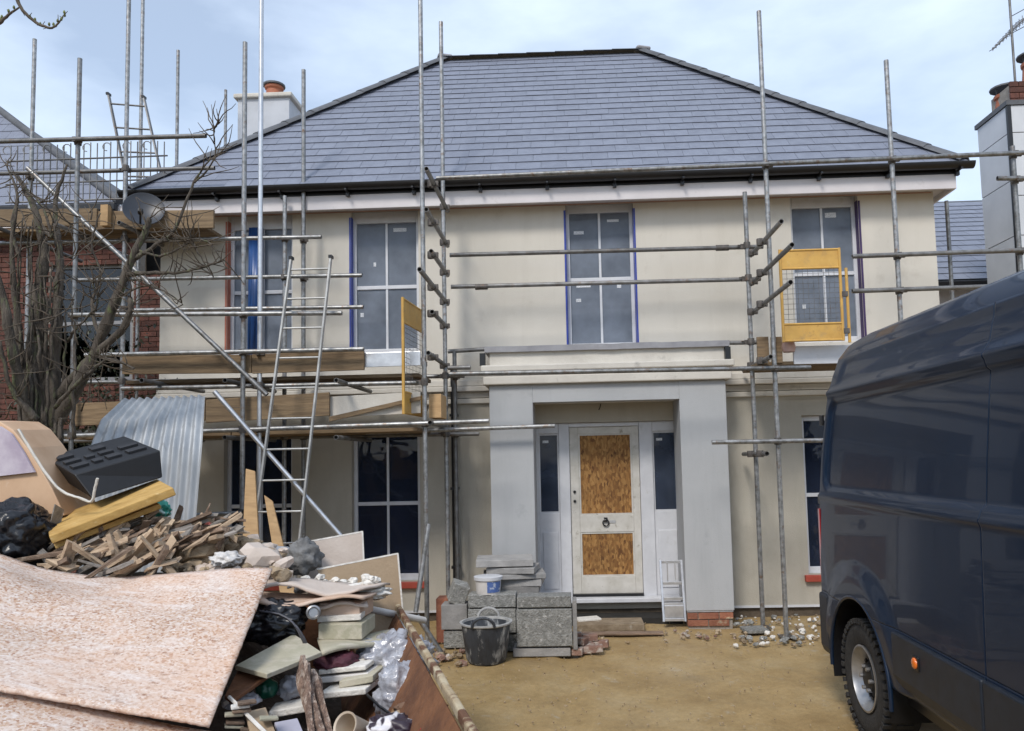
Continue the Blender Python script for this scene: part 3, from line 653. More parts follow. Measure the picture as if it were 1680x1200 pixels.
# ------------------------------------------------------------------ scaffolds
_cp = MB().lathe((0,0,-.035), [(.024,0),(.036,0),(.038,.02),(.038,.05),(.036,.07),(.024,.07)], 10).obox((.052,0,0),(.05,.034,.05)).obox((.034,.04,0),(.022,.05,.05)).tube([V(.03,.05,.012),V(.03,.095,.012)],.008,6)
_cpm = _cp.mesh('coupler'); _cpm.materials.append(m_coupler)
class Scaffold:
    def __init__(s, label, loc): s.o = thing('scaffold', label, 'scaffold', loc); s.st = []; s.le = []
    def pole(s, name, p0, p1, m=None, r=.0242):
        return MB().pipe(p0, p1, r).build(name, m or m_steel, s.o, smooth=50, org=(Vector(p0)+Vector(p1))/2)
    def std(s, x, y, Y, ytop, ybot=None, m=None, foot=True):
        p = at(x, y, Y); zt = at(x, ytop, Y).z; zb = 0.0 if ybot is None else at(x, ybot, Y).z
        s.st.append((p.x, Y, zb, zt)); s.pole('standard', V(p.x, Y, zb+.008 if ybot is None else zb), V(p.x, Y, zt), m)
        if ybot is None and foot: MB().obox((p.x, Y, .004),(.15,.15,.008)).tube([V(p.x,Y,.008),V(p.x,Y,.06)],.02,8).build('base_plate', m_coupler, s.o)
    def led(s, x0, y0, x1, y1, Y, m=None, name='ledger', r=.0242):
        a, b = at(x0, y0, Y), at(x1, y1, Y); s.le.append((a, b)); s.pole(name, a, b, m, r)
    def deep(s, x, y, Y, Ya, Yb, m=None, name='transom'):
        p = at(x, y, Y); s.pole(name, V(p.x, Ya, p.z), V(p.x, Yb, p.z), m or m_darksteel)
    def coupler(s, p, a=0):
        o = bpy.data.objects.new('coupler', _cpm); COL.objects.link(o); o.parent = s.o; o.location = Vector(p)-s.o.location; o.rotation_euler = (0,0,a)
    def couple(s):
        for x, Y, zb, zt in s.st:
            for a, b in s.le:
                if abs(a.y-Y) > .14 or not min(a.x,b.x)-.03 < x < max(a.x,b.x)+.03: continue
                z = a.z+(b.z-a.z)*(x-a.x)/(b.x-a.x)
                if zb < z < zt: s.coupler((x, Y, z), R(-90) if a.y < Y else R(90))
SL_ = Scaffold('steel tube scaffold with timber toe boards on the side of the porch with the ladder', (-3.2, -.9, 0))
s = SL_
s.std(122,500,-1.30,97); s.std(52,250,-.30,65); s.std(206,300,-.50,-30); s.std(400,400,-1.30,70); s.std(427,400,-1.22,-30,m=m_alu)
s.std(467,480,-.35,322); s.std(498,300,-.28,115); s.std(695,500,-1.22,-30); s.std(729,480,-.45,36); s.std(748,760,-.30,575,m=m_darksteel)
for x, y, Y, yt in ((232,150,1.0,-30), (291,180,1.9,83), (370,195,3.4,148)): s.std(x, y, Y, yt)
for a in ((-60,234,338,223,-1.36,m_darksteel), (-60,287,352,276,-.44,m_darksteel), (-30,400,527,389,-.41,None), (118,460,594,452,-.40,None),
          (118,517,561,514,-1.36,None), (180,510,596,504,-.42,None), (140,583,597,573,-1.36,None), (80,629,762,617,-.40,None), (200,638,700,628,-1.16,None),
          (100,716,802,691,-1.28,None), (600,710,910,699,-.72,None), (90,724,786,712,-.39,m_darksteel), (287,847,397,842,-1.36,None)): s.led(*a)
s.pole('brace', at(45,276,-1.42), at(438,648,-1.42)); s.pole('brace', at(352,643,-1.55), at(600,926,-1.55), m_alu)
s.pole('brace', at(684,1010,-1.6), at(727,1076,-1.6)); s.pole('brace', at(703,860,-1.3), at(682,1005,-1.45))
for y, ya, yb in ((340,-1.62,-.30), (398,-1.62,-.30), (447,-1.35,-.30), (495,-1.95,-.30), (535,-1.3,-.35), (600,-1.5,-.3), (700,-1.4,-.3)):
    s.deep(731, y, -.45, ya, yb)
for y, ya, yb in ((640,-1.5,-.2), (722,-1.5,-.2)): s.deep(440, y, -.4, ya, yb); s.deep(320, y, -.4, ya, yb); s.deep(600, y, -.4, ya, yb)
s.couple()
for y in (340,398,447,495,535,600): p = at(731,y,-.45); s.coupler((p.x-.03,-.45,p.z),0); s.coupler((p.x-.03,-1.2,p.z),0)
def toeboard(par, x0, y0, x1, y1, h, Y, m, name='toe_board', th=.038, dy=0):
    a, b = at(x0, y0, Y), at(x1, y1, Y)
    MB().prism([V(a.x,Y,a.z), V(b.x,Y+dy,b.z), V(b.x,Y+dy,b.z+h), V(a.x,Y,a.z+h)], (0,th,0)).build(name, m, par, bevel=.004, org=(a+b)/2)
toeboard(s.o, 200,614,412,612,.19,-1.25,m_board); toeboard(s.o, 413,613,597,607,.20,-1.25,m_board)
toeboard(s.o, 120,699,336,690,.235,-1.22,m_board); toeboard(s.o, 337,694,540,682,.24,-1.22,m_board)
toeboard(s.o, 598,603,690,600,.15,-1.20,m_alu, 'pale_sheet', .01)
toeboard(s.o, 541,686,690,678,.22,-1.16,m_mould, 'plywood_sheet', .018)
MB().slab([at(540,684,-1.21), at(690,650,-1.21), at(690,656,-1.21), at(540,692,-1.21)], .03).build('batten', m_board, s.o)
MB().box(*[v for v in (at(704,685,-1.1).x, at(724,685,-1.1).x)], -1.1, -.75, at(704,686,-1.1).z, at(704,647,-1.1).z).build('boxed_end', m_newtimber, s.o, bevel=.004)
# working platform boards, two lifts: real planks lying on the transoms
zlow = at(440,722,-.4).z+.03
for i in range(4):
    a, b = at(125,700,-1.0).x, at(690,700,-1.0).x
    for k, (p, q) in enumerate(((a, a+1.75), (a+1.76, b))):
        MB().box(p, q, -1.17+i*.19, -.99+i*.19, zlow, zlow+.038).build('platform_board', m_board, s.o, bevel=.004)
zup = at(440,640,-.4).z+.03
for i in range(3): MB().box(at(215,610,-1).x, at(690,610,-1).x, -1.1+i*.24, -.87+i*.24, zup, zup+.038).build('platform_board', m_board, s.o, bevel=.004)
# upper-left lift by the neighbour
toeboard(s.o, 120,377,350,374,.21,-.62,m_board); toeboard(s.o, -40,372,160,371,.2,-.62,m_board, dy=-.02)
zt = at(200,384,-.4).z
for i in range(3): MB().box(-6.6, at(345,380,-.4).x, -.6+i*.2, -.41+i*.2, zt, zt+.038).build('platform_board', m_board, s.o, bevel=.004)
for x in (-6.3,-5.6,-4.9): s.pole('transom', V(x,-.9,zt-.03), V(x,.6,zt-.03), m_darksteel)
for x, y in ((508,352), (515,352)): pass
MB().box(at(168,360,-.66).x, at(180,360,-.66).x, -.7,-.63, at(168,372,-.66).z, at(168,338,-.66).z).build('board_clip', m_newtimber, s.o)
# guard panel of upright bars on the upper-left lift
for i in range(24):
    x = -6.75+.083*i; z0 = at(100,330,-.1).z; z1 = at(100,236,-.1).z-.012*(i % 3)
    g = MB().tube([V(x,-.1,z0),V(x,-.1,z1)],.007,5)
    if i % 3 == 0: g.tube([V(x+.05*math.cos(a)-.05,-.1,z1-.06+.05*math.sin(a)) for a in [k*.6 for k in range(9)]], .006, 5)
    g.build('guard_bar', m_darksteel, s.o)
for z in (at(100,330,-.1).z, at(100,262,-.1).z, at(100,300,-.1).z): MB().tube([V(-6.8,-.1,z), V(-4.8,-.1,z)], .01, 6).build('guard_rail', m_darksteel, s.o)

SR_ = Scaffold('steel tube scaffold standing between the porch and the parked van', (2.4, -.7, 0))
s = SR_
s.std(1238,700,-.62,315); s.std(1268,540,-1.04,18); s.std(1465,300,-1.04,99); s.std(1557,400,.55,330); s.std(1667,330,-1.04,240)
for a in ((738,419,1252,405,-.55,m_darksteel), (740,471,1248,458,-.55,m_darksteel), (716,293,1700,250,-1.10,None), (738,614,1330,603,-1.10,None),
          (735,577,800,573,-.30,m_darksteel), (1190,563,1243,562,-.56,m_darksteel), (1398,421,1700,410,-1.10,m_darksteel), (1398,478,1640,470,-1.10,m_darksteel),
          (1168,726,1500,720,-1.10,None), (1636,293,1700,293,-1.1,None), (735,604,772,603,-.85,m_darksteel)): s.led(*a)
for x, y in ((1185,407),(790,471)): p = at(x, y, -.55); MB().tube([p+V(-.07,0,0), p+V(.07,0,0)], .033, 10).build('sleeve', m_coupler, s.o, smooth=50)
for y, ya, yb in ((415,-1.75,-.5), (463,-2.1,-.5), (512,-2.05,-.5), (600,-1.35,-.15), (745,-1.2,-.15)):
    s.deep(1236, y, -.62, ya, yb)
    p = at(1236, y, -.62); s.coupler((p.x-.03,-.62,p.z)); s.coupler((p.x-.03,-1.04,p.z))
s.couple()
toeboard(s.o, 1303,598,1480,594,.19,-1.0,m_frame, 'white_toe_board')
zr = at(1260,604,-1.0).z+.028
for i in range(3): MB().box(at(1240,600,-.9).x, 3.9, -.98+i*.24, -.75+i*.24, zr, zr+.038).build('platform_board', m_board, s.o, bevel=.004)
for x0, x1, Y in ((1243,1262,-.80), (1266,1284,-1.0)):
    MB().box(at(x0,580,Y).x, at(x1,580,Y).x, Y, Y+.035, at(x0,596,Y).z, at(x0,553,Y).z).build('end_board', m_board, s.o, bevel=.004)
MB().lathe(at(1294,578,-1.0), [(0,0),(.06,.0),(.075,.05),(.06,.12),(.0,.13)], 10).build('rag_wrap', mat('pink_rag', (.6,.42,.36), (.5,.33,.28), rough=.9), s.o, smooth=60)

# ------------------------------------------------------------------ ladder access gates
def gate(label, p, ux, w, h, mirror=False):
    """yellow swing gate: tube frame, sheet at head and foot, wire mesh between"""
    g = thing('safety_gate', label, 'gate', p, 'yellow scaffold gates'); ux = Vector(ux); uz = V(0,0,1); n = ux.cross(uz)
    def q(a, b, c=0): return p+ux*a+uz*b+n*c
    for a in (.012, w-.012): MB().tube([q(a,0),q(a,h)],.016,8).build('upright', m_yellow, g, smooth=50)
    for b in (0.012, h*.19, h*.79, h-.012): MB().tube([q(.02,b),q(w-.02,b)],.012,8).build('cross_bar', m_yellow, g, smooth=50)
    for b0, b1 in ((.02,h*.185), (h*.80,h-.02)): MB().slab([q(.02,b0),q(w-.02,b0),q(w-.02,b1),q(.02,b1)],.003).build('sheet_panel', m_yellow, g)
    m = MB()
    k = int((w-.04)/.05)
    for i in range(1,k): m.tube([q(.02+(w-.04)*i/k,h*.19),q(.02+(w-.04)*i/k,h*.79)],.0022,4)
    k = int(h*.6/.05)
    for i in range(1,k): m.tube([q(.02,h*.19+h*.6*i/k),q(w-.02,h*.19+h*.6*i/k)],.0022,4)
    m.build('wire_mesh', m_darksteel, g)
    MB().tube([q(w+.05,-.02),q(w+.05,h*.78)],.016,8).build('hinge_post', m_yellow, g, smooth=50)
    for b in (.1,h*.5): MB().obox(q(w+.02,b),(.06,.04,.05)).build('hinge', m_coupler, g)
p0, p1 = at(1284,562,-1.16), at(1386,562,-1.16)
gate('yellow mesh gate facing the wall window beside the van roof', p0, (1,0,0), p1.x-p0.x, at(1284,410,-1.16).z-p0.z)
pz = at(690,680,-1.3).z
gate('yellow gate standing edge-on at the open end of the boarded scaffold lifts', V(-1.66,-1.42,pz), (0.09,.995,0), .75, 1.18)

# ------------------------------------------------------------------ ladders
m_ladder = mat('dull_aluminium', (.52,.52,.51), (.36,.36,.35), rough=.5, scale=10, metal=.4)
def ladder(label, bl, br, tl, tr, n, m, rs=.016, ext=False):
    g = thing('ladder', label, 'ladder', (bl+br)/2)
    for a, b in ((bl,tl),(br,tr)):
        d = (b-a).normalized(); w = (br-bl).normalized(); dep = d.cross(w)
        MB().prism([a-w*.010-dep*.028, a+w*.010-dep*.028, a+w*.010+dep*.028, a-w*.010+dep*.028], b-a).build('stile', m, g, bevel=.004)
        MB().obox(b, (.034,.07,.03)).build('end_cap', m_black, g)
    for i in range(n):
        t = (i+.6)/n; MB().tube([bl.lerp(tl,t), br.lerp(tr,t)], rs, 8).build('rung', m, g, smooth=50)
gz = lambda x, y, Y: V(at(x,y,Y).x, Y, 0)
tl, tr = at(478,424,-1.46), at(543,422,-1.46)
bl0, br0 = at(425,815,-1.62), at(490,885,-1.62)
def ext(t, b, Yb):
    d = (b-t)/(t.z-b.z); return t + d*t.z
ladder('tall aluminium ladder leaning against the boarded scaffold lifts', ext(tl,bl0,0), ext(tr,at(494,865,-1.62),0), tl, tr, 13, m_ladder, .0105)
ladder('short dark ladder poking above the upper lift beside the brick house', V(-5.25,.1,zt+.04), V(-4.78,.1,zt+.04), at(178,155,.45), at(236,160,.45), 6, m_darksteel, .012)

# ------------------------------------------------------------------ satellite dish
dc = at(236,343,-.75)
DS = thing('satellite_dish', 'dark grey satellite dish on an arm beside the upper toe board', 'dish', dc)
rot = Euler((R(72), R(8), R(22))).to_matrix()
prof = [(.0,-.05)]+[(.21*i/8, -.05+.05*(i/8)**2) for i in range(1,9)]+[(.215,.004),(.21,.008)]+[(.21*i/8, -.044+.05*(i/8)**2) for i in range(7,0,-1)]+[(0,-.044)]
m_dish = mat('dish_grey', (.04,.045,.058), (.03,.034,.044), rough=.4, scale=3)
MB().lathe(dc, prof, 28, rot=rot).build('reflector', m_dish, DS, smooth=60)
MB().tube([dc+rot@V(0,-.19,0), dc+rot@V(.02,-.2,.2)], .012, 6).build('feed_arm', m_black, DS, smooth=50)
MB().obox(dc+rot@V(.02,-.19,.22), (.05,.05,.07), rot).build('feed_horn', m_black, DS, bevel=.01)
MB().tube([dc+rot@V(0,0,-.05), dc+rot@V(0,0,-.16), V(at(206,300,-.5).x,-.5,dc.z-.1)], .016, 8).build('mount_arm', m_black, DS, smooth=50)
# ------------------------------------------------------------------ the van: side towards the camera at X = VX, rear towards the house
VX, VR, VF, VW = 1.86, -2.98, -8.75, 2.0
VAN = thing('van', 'dark navy high-roof panel van parked on the sandy drive', 'van', (VX+1.0, -5.9, 0))
m_van = mat('navy_van_paint', (.0055,.0165,.040), (.0045,.014,.035), rough=.42, scale=3, metal=.0, coat=.34, spec=.25)
washed(m_van, (.03,.03,.03), 5, .58, .82, .22, (1,1,2)); washed(m_van, (.06,.055,.05), 60, .68, .78, .15)
m_vtrim = mat('van_lower_trim', (.013,.020,.033), (.008,.012,.02), rough=.5, scale=12)
washed(m_vtrim, (.06,.05,.04), 6, .54, .8, .3)
m_tyre = mat('tyre_rubber', (.014,.014,.015), (.03,.028,.026), rough=.85, scale=14, bump=.3, bscale=80)
m_rim = mat('silver_rim', (.40,.40,.41), (.26,.26,.26), rough=.35, scale=8, metal=.7)
m_lamp = mat('red_lamp', (.45,.012,.012), (.3,.008,.008), rough=.15, scale=4, coat=1)
m_amber = mat('amber_lamp', (.75,.16,.01), (.5,.10,.01), rough=.15, scale=4, coat=1)
prof = [(.05,.40),(.012,.46),(0,.60),(-.004,.80),(0,1.00),(.006,1.2),(.014,1.50),(.035,1.8),(.065,2.1),(.088,2.29),(.112,2.41),(.145,2.53),(.20,2.63),(.31,2.69),(.58,2.725),(1.0,2.73)]
def pinset(z):
    for (a, z0), (b, z1) in zip(prof, prof[1:]):
        if z0 <= z <= z1: return a+(b-a)*(z-z0)/(z1-z0)
    return prof[0][0] if z < prof[0][1] else prof[-1][0]
WY, WZ, WR = -3.80, .372, .50
FWY = -7.55
def smooth(a, b, x): t = max(0, min(1, (x-a)/(b-a))); return t*t*(3-2*t)
def roofz(y):      # roof height factor towards rear and nose
    return 0
def disp(y, z):
    """inward displacement of the side skin: pressed panel, belt crease, arch flare, joints"""
    d = 0
    # pressed recess between the belt crease and the upper crease, rounded at its rear end
    for y0, y1 in ((VR-.14, -6.75),):
        lo, hi = 1.56, 2.235-.0
        cx, cz, hx, hz, rr = (y0+y1)/2, (lo+hi)/2, abs(y1-y0)/2, (hi-lo)/2, .12
        qx, qz = abs(y-cx)-hx+rr, abs(z-cz)-hz+rr
        sd = math.hypot(max(qx,0), max(qz,0)) + min(max(qx,qz),0) - rr
        d += .028*(1-smooth(-.03, .0, sd))
    # belt rib
    d -= .014*math.exp(-((z-1.515)/.020)**2)
    # upper crease rib
    d -= .020*math.exp(-((z-2.285)/.024)**2)
    # roof side recess above the rib
    d += .010*smooth(2.32,2.35,z)*(1-smooth(2.46,2.52,z))*smooth(VR-.2,VR-.34,y)
    # vertical joint of the sliding door, lower trim joint
    if abs(y+5.365) < .003 or abs(y-(VR-.075)) < .002: d += .012
    if abs(z-.815) < .002: d += .010
    # wheel-arch flare
    for wy in (WY, FWY):
        rr = math.hypot(y-wy, (z-WZ)*1.0); d -= .028*(1-smooth(.60,.78,rr))
    return d
def van_side(sign):
    g = MB(); ys = []
    y = VR
    while y > -7.0: ys.append(y); y -= .018
    ys = sorted(set([q for q in ys if abs(q+5.365) > .010 and abs(q-(VR-.075)) > .008]+[-5.355,-5.361,-5.3625,-5.3675,-5.369,-5.375,VR-.068,VR-.0725,VR-.0735,VR-.0765,VR-.0775,VR-.082]), reverse=True); y = -7.0
    while y > VF+.15: ys.append(y); y -= .06
    zs = []; z = .46
    while z < 2.395: zs.append(z); z += .0165
    zs = sorted(set([q for q in zs if abs(q-.815) > .008]+[.808,.8125,.8135,.8165,.8175,.822]))
    zs += [2.40,2.42,2.44,2.46,2.48,2.50,2.515,2.53]
    # body outline: rear corner turns in, windscreen and bonnet slope at the nose
    idx = {}
    def pos(y, z):
        ins = pinset(z) + disp(y, z)
        e = max(0, 1-(VR-y)/.10); ins += .10*(1-math.sqrt(max(0,1-e*e)))
        e = max(0, 1-(y-VF-.15)/.6); ins += .35*e*e
        yy = y - (.10*smooth(1.4,2.6,z)+.10*smooth(2.2,2.6,z))*max(0, 1-(VR-y)/1.2)
        return (ins, yy, z)
    def top(y):   # top limit of the side at this station
        if y > -7.1: return 9
        if y > -7.95: return 2.53-(-7.1-y)/.85*1.29
        return 1.24-(-7.95-y)*.28
    def wheel(y, z):
        for wy in (WY, FWY):
            dy, dz = y-wy, z-WZ; r = math.hypot(dy, dz)
            if r < WR: return wy, r
        return None
    V_ = {}
    for i, y in enumerate(ys):
        for j, z in enumerate(zs):
            V_[i,j] = (y, min(z, top(y)))
    # wheel openings: drop inner cells, pull the cut edge onto the circle
    keep = []
    for i in range(len(ys)-1):
        for j in range(len(zs)-1):
            c = [(i,j),(i+1,j),(i+1,j+1),(i,j+1)]
            if V_[c[0]][1] >= V_[c[3]][1]-1e-6 and V_[c[1]][1] >= V_[c[2]][1]-1e-6: continue
            ins = [wheel(*V_[k]) is not None for k in c]
            if sum(ins) >= 3: continue
            keep.append(c)
    used = {k for c in keep for k in c}
    for k in used:
        w = wheel(*V_[k])
        if w:
            wy, r = w; y, z = V_[k]; f = WR/max(r,.05); V_[k] = (wy+(y-wy)*f, WZ+(z-WZ)*f)
        else:
            for wy in (WY, FWY):
                y, z = V_[k]; r = math.hypot(y-wy, z-WZ)
                if WR < r < WR+.013: f = WR/r; V_[k] = (wy+(y-wy)*f, WZ+(z-WZ)*f)
    for k in used:
        ins, yy, z = pos(*V_[k]); idx[k] = len(g.v)
        g.v.append(V(VX+ins if sign < 0 else VX+VW-ins, yy, z))
    for c in keep: g.f.append(tuple(idx[k] for k in c))
    return g
for sgn in (-1, 1):
    o = van_side(sgn).build('side_panel', m_van, VAN, smooth=180)
    o.modifiers.new('th', 'SOLIDIFY').thickness = .004
# roof and rear skins
g = MB(); ys = [VR-.0, VR-.03, VR-.08, VR-.15, VR-.3, VR-.6, VR-1.2, -5, -6, -7.1]
hp = [(i, z) for i, z in prof if z >= 2.53]
full = [(a, z) for a, z in hp] + [(VW-a, z) for a, z in hp[::-1][1:]]
for y in ys:
    e = max(0, 1-(VR-y)/.30); drop = .16*(1-math.sqrt(max(0,1-e*e)))
    for a, z in full:
        e2 = max(0, 1-(VR-y)/.10); ins = .10*(1-math.sqrt(max(0,1-e2*e2)))
        k = 1 if a < 1 else -1
        yy = y - (.10*smooth(1.4,2.6,z)+.10*smooth(2.2,2.6,z))*max(0, 1-(VR-y)/1.2)
        zz = z - drop*smooth(2.53,2.69,z) 
        g.v.append(V(VX+a+(ins*k if abs(a-1) > .1 else 0), yy, zz))
n = len(full)
for i in range(len(ys)-1):
    for j in range(n-1): g.f.append((i*n+j, i*n+j+1, (i+1)*n+j+1, (i+1)*n+j))
g.build('roof', m_van, VAN, smooth=180)
g = MB(); zs = [.46+.0245*4*i for i in range(20)]+[2.40,2.49,2.56]
for z in zs:
    yy = VR - (.10*smooth(1.4,2.6,z)+.10*smooth(2.2,2.6,z)); a = pinset(z)+.10
    for x in (VX+a, VX+.5, VX+1.0, VX+1.5, VX+VW-a): g.v.append(V(x, yy+.0, z))
for i in range(len(zs)-1):
    for j in range(4): g.f.append((i*5+j, i*5+j+1, i*5+6+j, i*5+5+j))
g.build('rear_door', m_van, VAN, smooth=60)
# nose: windscreen, bonnet, grille
g = MB().quad((VX+.20,-7.1,2.54),(VX+VW-.20,-7.1,2.54),(VX+VW-.12,-7.95,1.26),(VX+.12,-7.95,1.26)).build('windscreen', m_glass, VAN)
g = MB().quad((VX+.12,-7.95,1.25),(VX+VW-.12,-7.95,1.25),(VX+VW-.30,VF+.15,1.02),(VX+.30,VF+.15,1.02)).quad((VX+.30,VF+.15,1.02),(VX+VW-.30,VF+.15,1.02),(VX+VW-.30,VF+.1,.42),(VX+.30,VF+.1,.42)).build('bonnet', m_van, VAN, smooth=30)
MB().quad((VX+.10,-6.75,1.62),(VX+.07,-7.55,1.62),(VX+.14,-7.25,2.2),(VX+.16,-6.75,2.2)).build('cab_window', m_glass, VAN)
MB().box(VX+.08, VX+VW-.08, VF+.2, VR-.1, .36, .455).build('underbody', m_black, VAN)
# wheel arch lining, lips, wheels
for wy in (WY, FWY):
    g = MB(); k = 24
    for x in (VX-.02, VX+.45):
        for i in range(k+1): a = math.pi*(-.08+1.16*i/k); g.v.append(V(x, wy+(WR+.004)*math.cos(a), WZ+(WR+.004)*math.sin(a)))
    for i in range(k): g.f.append((i, i+1, k+2+i, k+1+i))
    g.f.append(tuple(range(k+1, 2*k+2)))
    g.build('arch_liner', m_black, VAN, smooth=60)
    g = MB(); m = 6
    pts = [V(VX-.030+.008*math.cos(0), wy+(WR+.012)*math.cos(a), WZ+(WR+.012)*math.sin(a)) for a in [math.pi*(-.03+1.06*i/30) for i in range(31)]]
    MB().tube(pts, .014, 8).build('wheel_arch', m_van, VAN, smooth=60)
def wheel(x, y, sgn):
    r = .372; c = V(x, y, r-.004); s_ = sgn
    ty = MB().lathe(c, [(.20,.10*s_),(.23,.118*s_),(.30,.128*s_),(.345,.120*s_),(.366,.10*s_),(.372,.05*s_),(.372,-.05*s_),(.366,-.10*s_),(.30,-.125*s_),(.20,-.1*s_)], 48, 'X')
    T = ty.build('wheel', m_tyre, VAN, smooth=40, org=c)
    tb = MB()
    for i in range(44):
        a = 2*math.pi*i/44; rm = Matrix.Rotation(a, 3, 'X')
        tb.obox(c + rm@V(.108*s_,0,.362), (.05,.030,.034), rm); tb.obox(c + rm@V(-.0*s_,0,.373), (.10,.026,.012), rm)
    tb.build('tread', m_tyre, T, org=c)
    MB().lathe(c, [(.205,.10*s_),(.212,.122*s_),(.200,.124*s_),(.188,.095*s_),(.165,.075*s_),(.155,.03*s_)], 40, 'X').build('rim', m_rim, T, smooth=40, org=c)
    d = MB().lathe(c, [(.158,.035*s_),(.14,.05*s_),(.10,.065*s_),(.085,.095*s_),(.06,.10*s_),(0,.10*s_)], 40, 'X')
    d.build('hub', mat('grey_hub', (.035,.035,.037), (.02,.02,.02), rough=.55, metal=.5), T, smooth=40, org=c)
    for i in range(6):
        a = 2*math.pi*i/6; MB().lathe(c+V(.082*s_, .07*math.cos(a)*1.1, .07*math.sin(a)*1.1), [(0,.035*s_),(.013,.035*s_),(.014,0)], 8, 'X').build('wheel_nut', m_rim, T)
    for i in range(16):
        a = 2*math.pi*i/16; rm = Matrix.Rotation(a, 3, 'X'); MB().obox(c+rm@V(.060*s_,0,.128),(.022,.022,.018),rm).build('rim_slot', m_black, T)
for wy in (WY, FWY): wheel(VX+.13, wy, -1); wheel(VX+VW-.13, wy, 1)
# lower trim, lamps, bumper
def trim(y0, y1):
    MB().prism([V(VX-.030,y0,.80),V(VX-.030,y0,.56),V(VX-.010,y0,.50),V(VX+.02,y0,.50),V(VX+.02,y0,.80)], (0,y1-y0,0)).build('lower_trim', m_vtrim, VAN, bevel=.01)
trim(WY-.575,-5.36); trim(-5.372,FWY+.6)
MB().prism([V(VX-.022,WY+.55,.80),V(VX-.022,WY+.55,.42),V(VX+.0,WY+.55,.36),V(VX+.1,WY+.55,.36),V(VX+.1,WY+.55,.80)], (0,VR-WY-.55-.06,0)).box(VX+.04,VX+VW-.04,VR-.06,VR+.02,.36,.70).build('rear_bumper', m_vtrim, VAN, bevel=.02)
c = V(VX-.032,-4.70,.70)
MB().obox(c,(.012,.075,.075)).build('lamp_housing', m_black, VAN, bevel=.005)
MB().lathe(c+V(-.006,0,0), [(.03,0),(.03,-.006),(.02,-.012),(0,-.013)], 14, 'X').build('side_marker', m_amber, VAN, smooth=60)
MB().prism([V(VX+.004,VR-.10,.90),V(VX+.004,VR-.06,.90),V(VX+.03,VR-.012,.90),V(VX+.10,VR+.012,.90),V(VX+.20,VR+.012,.90),V(VX+.20,VR-.02,.90)], (0,0,.52)).build('tail_lamp', m_lamp, VAN, bevel=.006)
for q in ((.03,.07,1.45,1.52),(.07,.09,1.62,1.70),(.07,.09,2.05,2.13)): MB().box(VX+q[0],VX+q[1],VR-.05,VR+.014,q[2],q[3]).build('door_hinge', m_black, VAN, bevel=.005)
MB().tube([V(VX+.0,-6.4,1.36),V(VX-.035,-6.4,1.36),V(VX-.035,-6.62,1.36),V(VX,-6.62,1.36)],.012,6).build('door_handle', m_black, VAN, smooth=60)
# ------------------------------------------------------------------ bare tree in front of the brick house
m_bark = mat('tree_bark', (.12,.10,.08), (.045,.036,.028), rough=.9, scale=6, stretch=(3,3,.7), bump=.8, bscale=40, spots=(.13,.15,.07), spot_scale=7, spot_amt=(.55,.68))
m_twig = mat('twig_bark', (.12,.095,.07), (.055,.042,.03), rough=.85, scale=12)
TY = -2.6
random.seed(21)
TR = thing('bare_tree', 'leafless many-stemmed tree with twigs spreading over the scaffold tubes', 'tree', (at(75,740,TY).x, TY, 0))
def poly(pts, n=6, wob=.02):
    """smooth path through pixel points (x, y, depth)"""
    P_ = [at(*p) for p in pts]; o_ = []
    for i in range(len(P_)-1):
        p0, p1, p2, p3 = P_[max(i-1,0)], P_[i], P_[i+1], P_[min(i+2,len(P_)-1)]
        for k in range(n):
            t = k/n; o_.append(.5*((2*p1)+(p2-p0)*t+(2*p0-5*p1+4*p2-p3)*t*t+(3*p1-p0-3*p2+p3)*t**3) + V(rnd(-1,1),rnd(-1,1),rnd(-1,1))*wob)
    o_.append(P_[-1]); return o_
def limb(g, path, r0, r1, n=8):
    k = len(path); g.tube(path, [(r0+(r1-r0)*i/(k-1))*(1+.28*noise.noise(path[i]*7)+.15*noise.noise(path[i]*19)) for i in range(k)], n)
root = V(TR.location.x, TY, 0)
tk = MB(); base_pts = []
for dx, pts, r0, r1 in ((0, [(75,720,TY),(66,610,TY),(62,500,TY),(72,420,TY),(58,350,TY),(30,290,TY+.1)], .085, .012),
                    (.05, [(92,715,TY),(88,600,TY),(95,500,TY),(98,420,TY+.1),(90,340,TY+.2),(110,270,TY+.2)], .055, .010),
                    (-.06, [(52,720,TY),(42,640,TY),(28,520,TY),(20,410,TY),(30,330,TY)], .05, .010),
                    (-.12, [(60,720,TY-.1),(35,640,TY-.2),(18,560,TY-.3),(3,480,TY-.3),(-20,420,TY-.3)], .05, .02)):
    p = poly(pts, 7, .006); limb(tk, [root+V(dx,0,0), root+V(dx,0,.35)]+p, r0*1.15, r1, 10)
# ropy ivy stems climbing the trunk
for i in range(15):
    x = rnd(35,115); pts = [(x+rnd(-8,8), 720, TY-.12)]
    for y in (640,570,500,430,370):
        x += rnd(-9,8); pts.append((x, y+rnd(-15,15), TY+rnd(-.16,.02)))
    limb(tk, poly(pts[:random.choice((4,5,6))], 5, .012), rnd(.012,.022), .006, 6)
tk.build('trunk', m_bark, TR, smooth=180)
br = MB(); tips = []
def branch(pts, r0, r1, wob=.006):
    p = poly(pts, 6, wob); limb(br, p, r0, r1); tips.append((p, r0)); return p
branch([(85,705,TY),(130,630,TY-.1),(162,562,TY-.15),(190,492,TY-.2),(215,430,TY-.2),(238,380,TY-.2),(246,358,TY-.2)], .055, .02)
branch([(95,655,TY),(140,597,TY-.1),(196,545,TY-.2),(214,508,TY-.25),(213,488,TY-.25)], .045, .016)
branch([(205,452,TY-.2),(240,448,TY-.2),(285,448,TY-.2),(320,442,TY-.3),(368,427,TY-.3)], .022, .007)
branch([(222,425,TY-.2),(262,398,TY-.2),(285,380,TY-.3),(318,300,TY-.3),(345,262,TY-.3)], .02, .005)
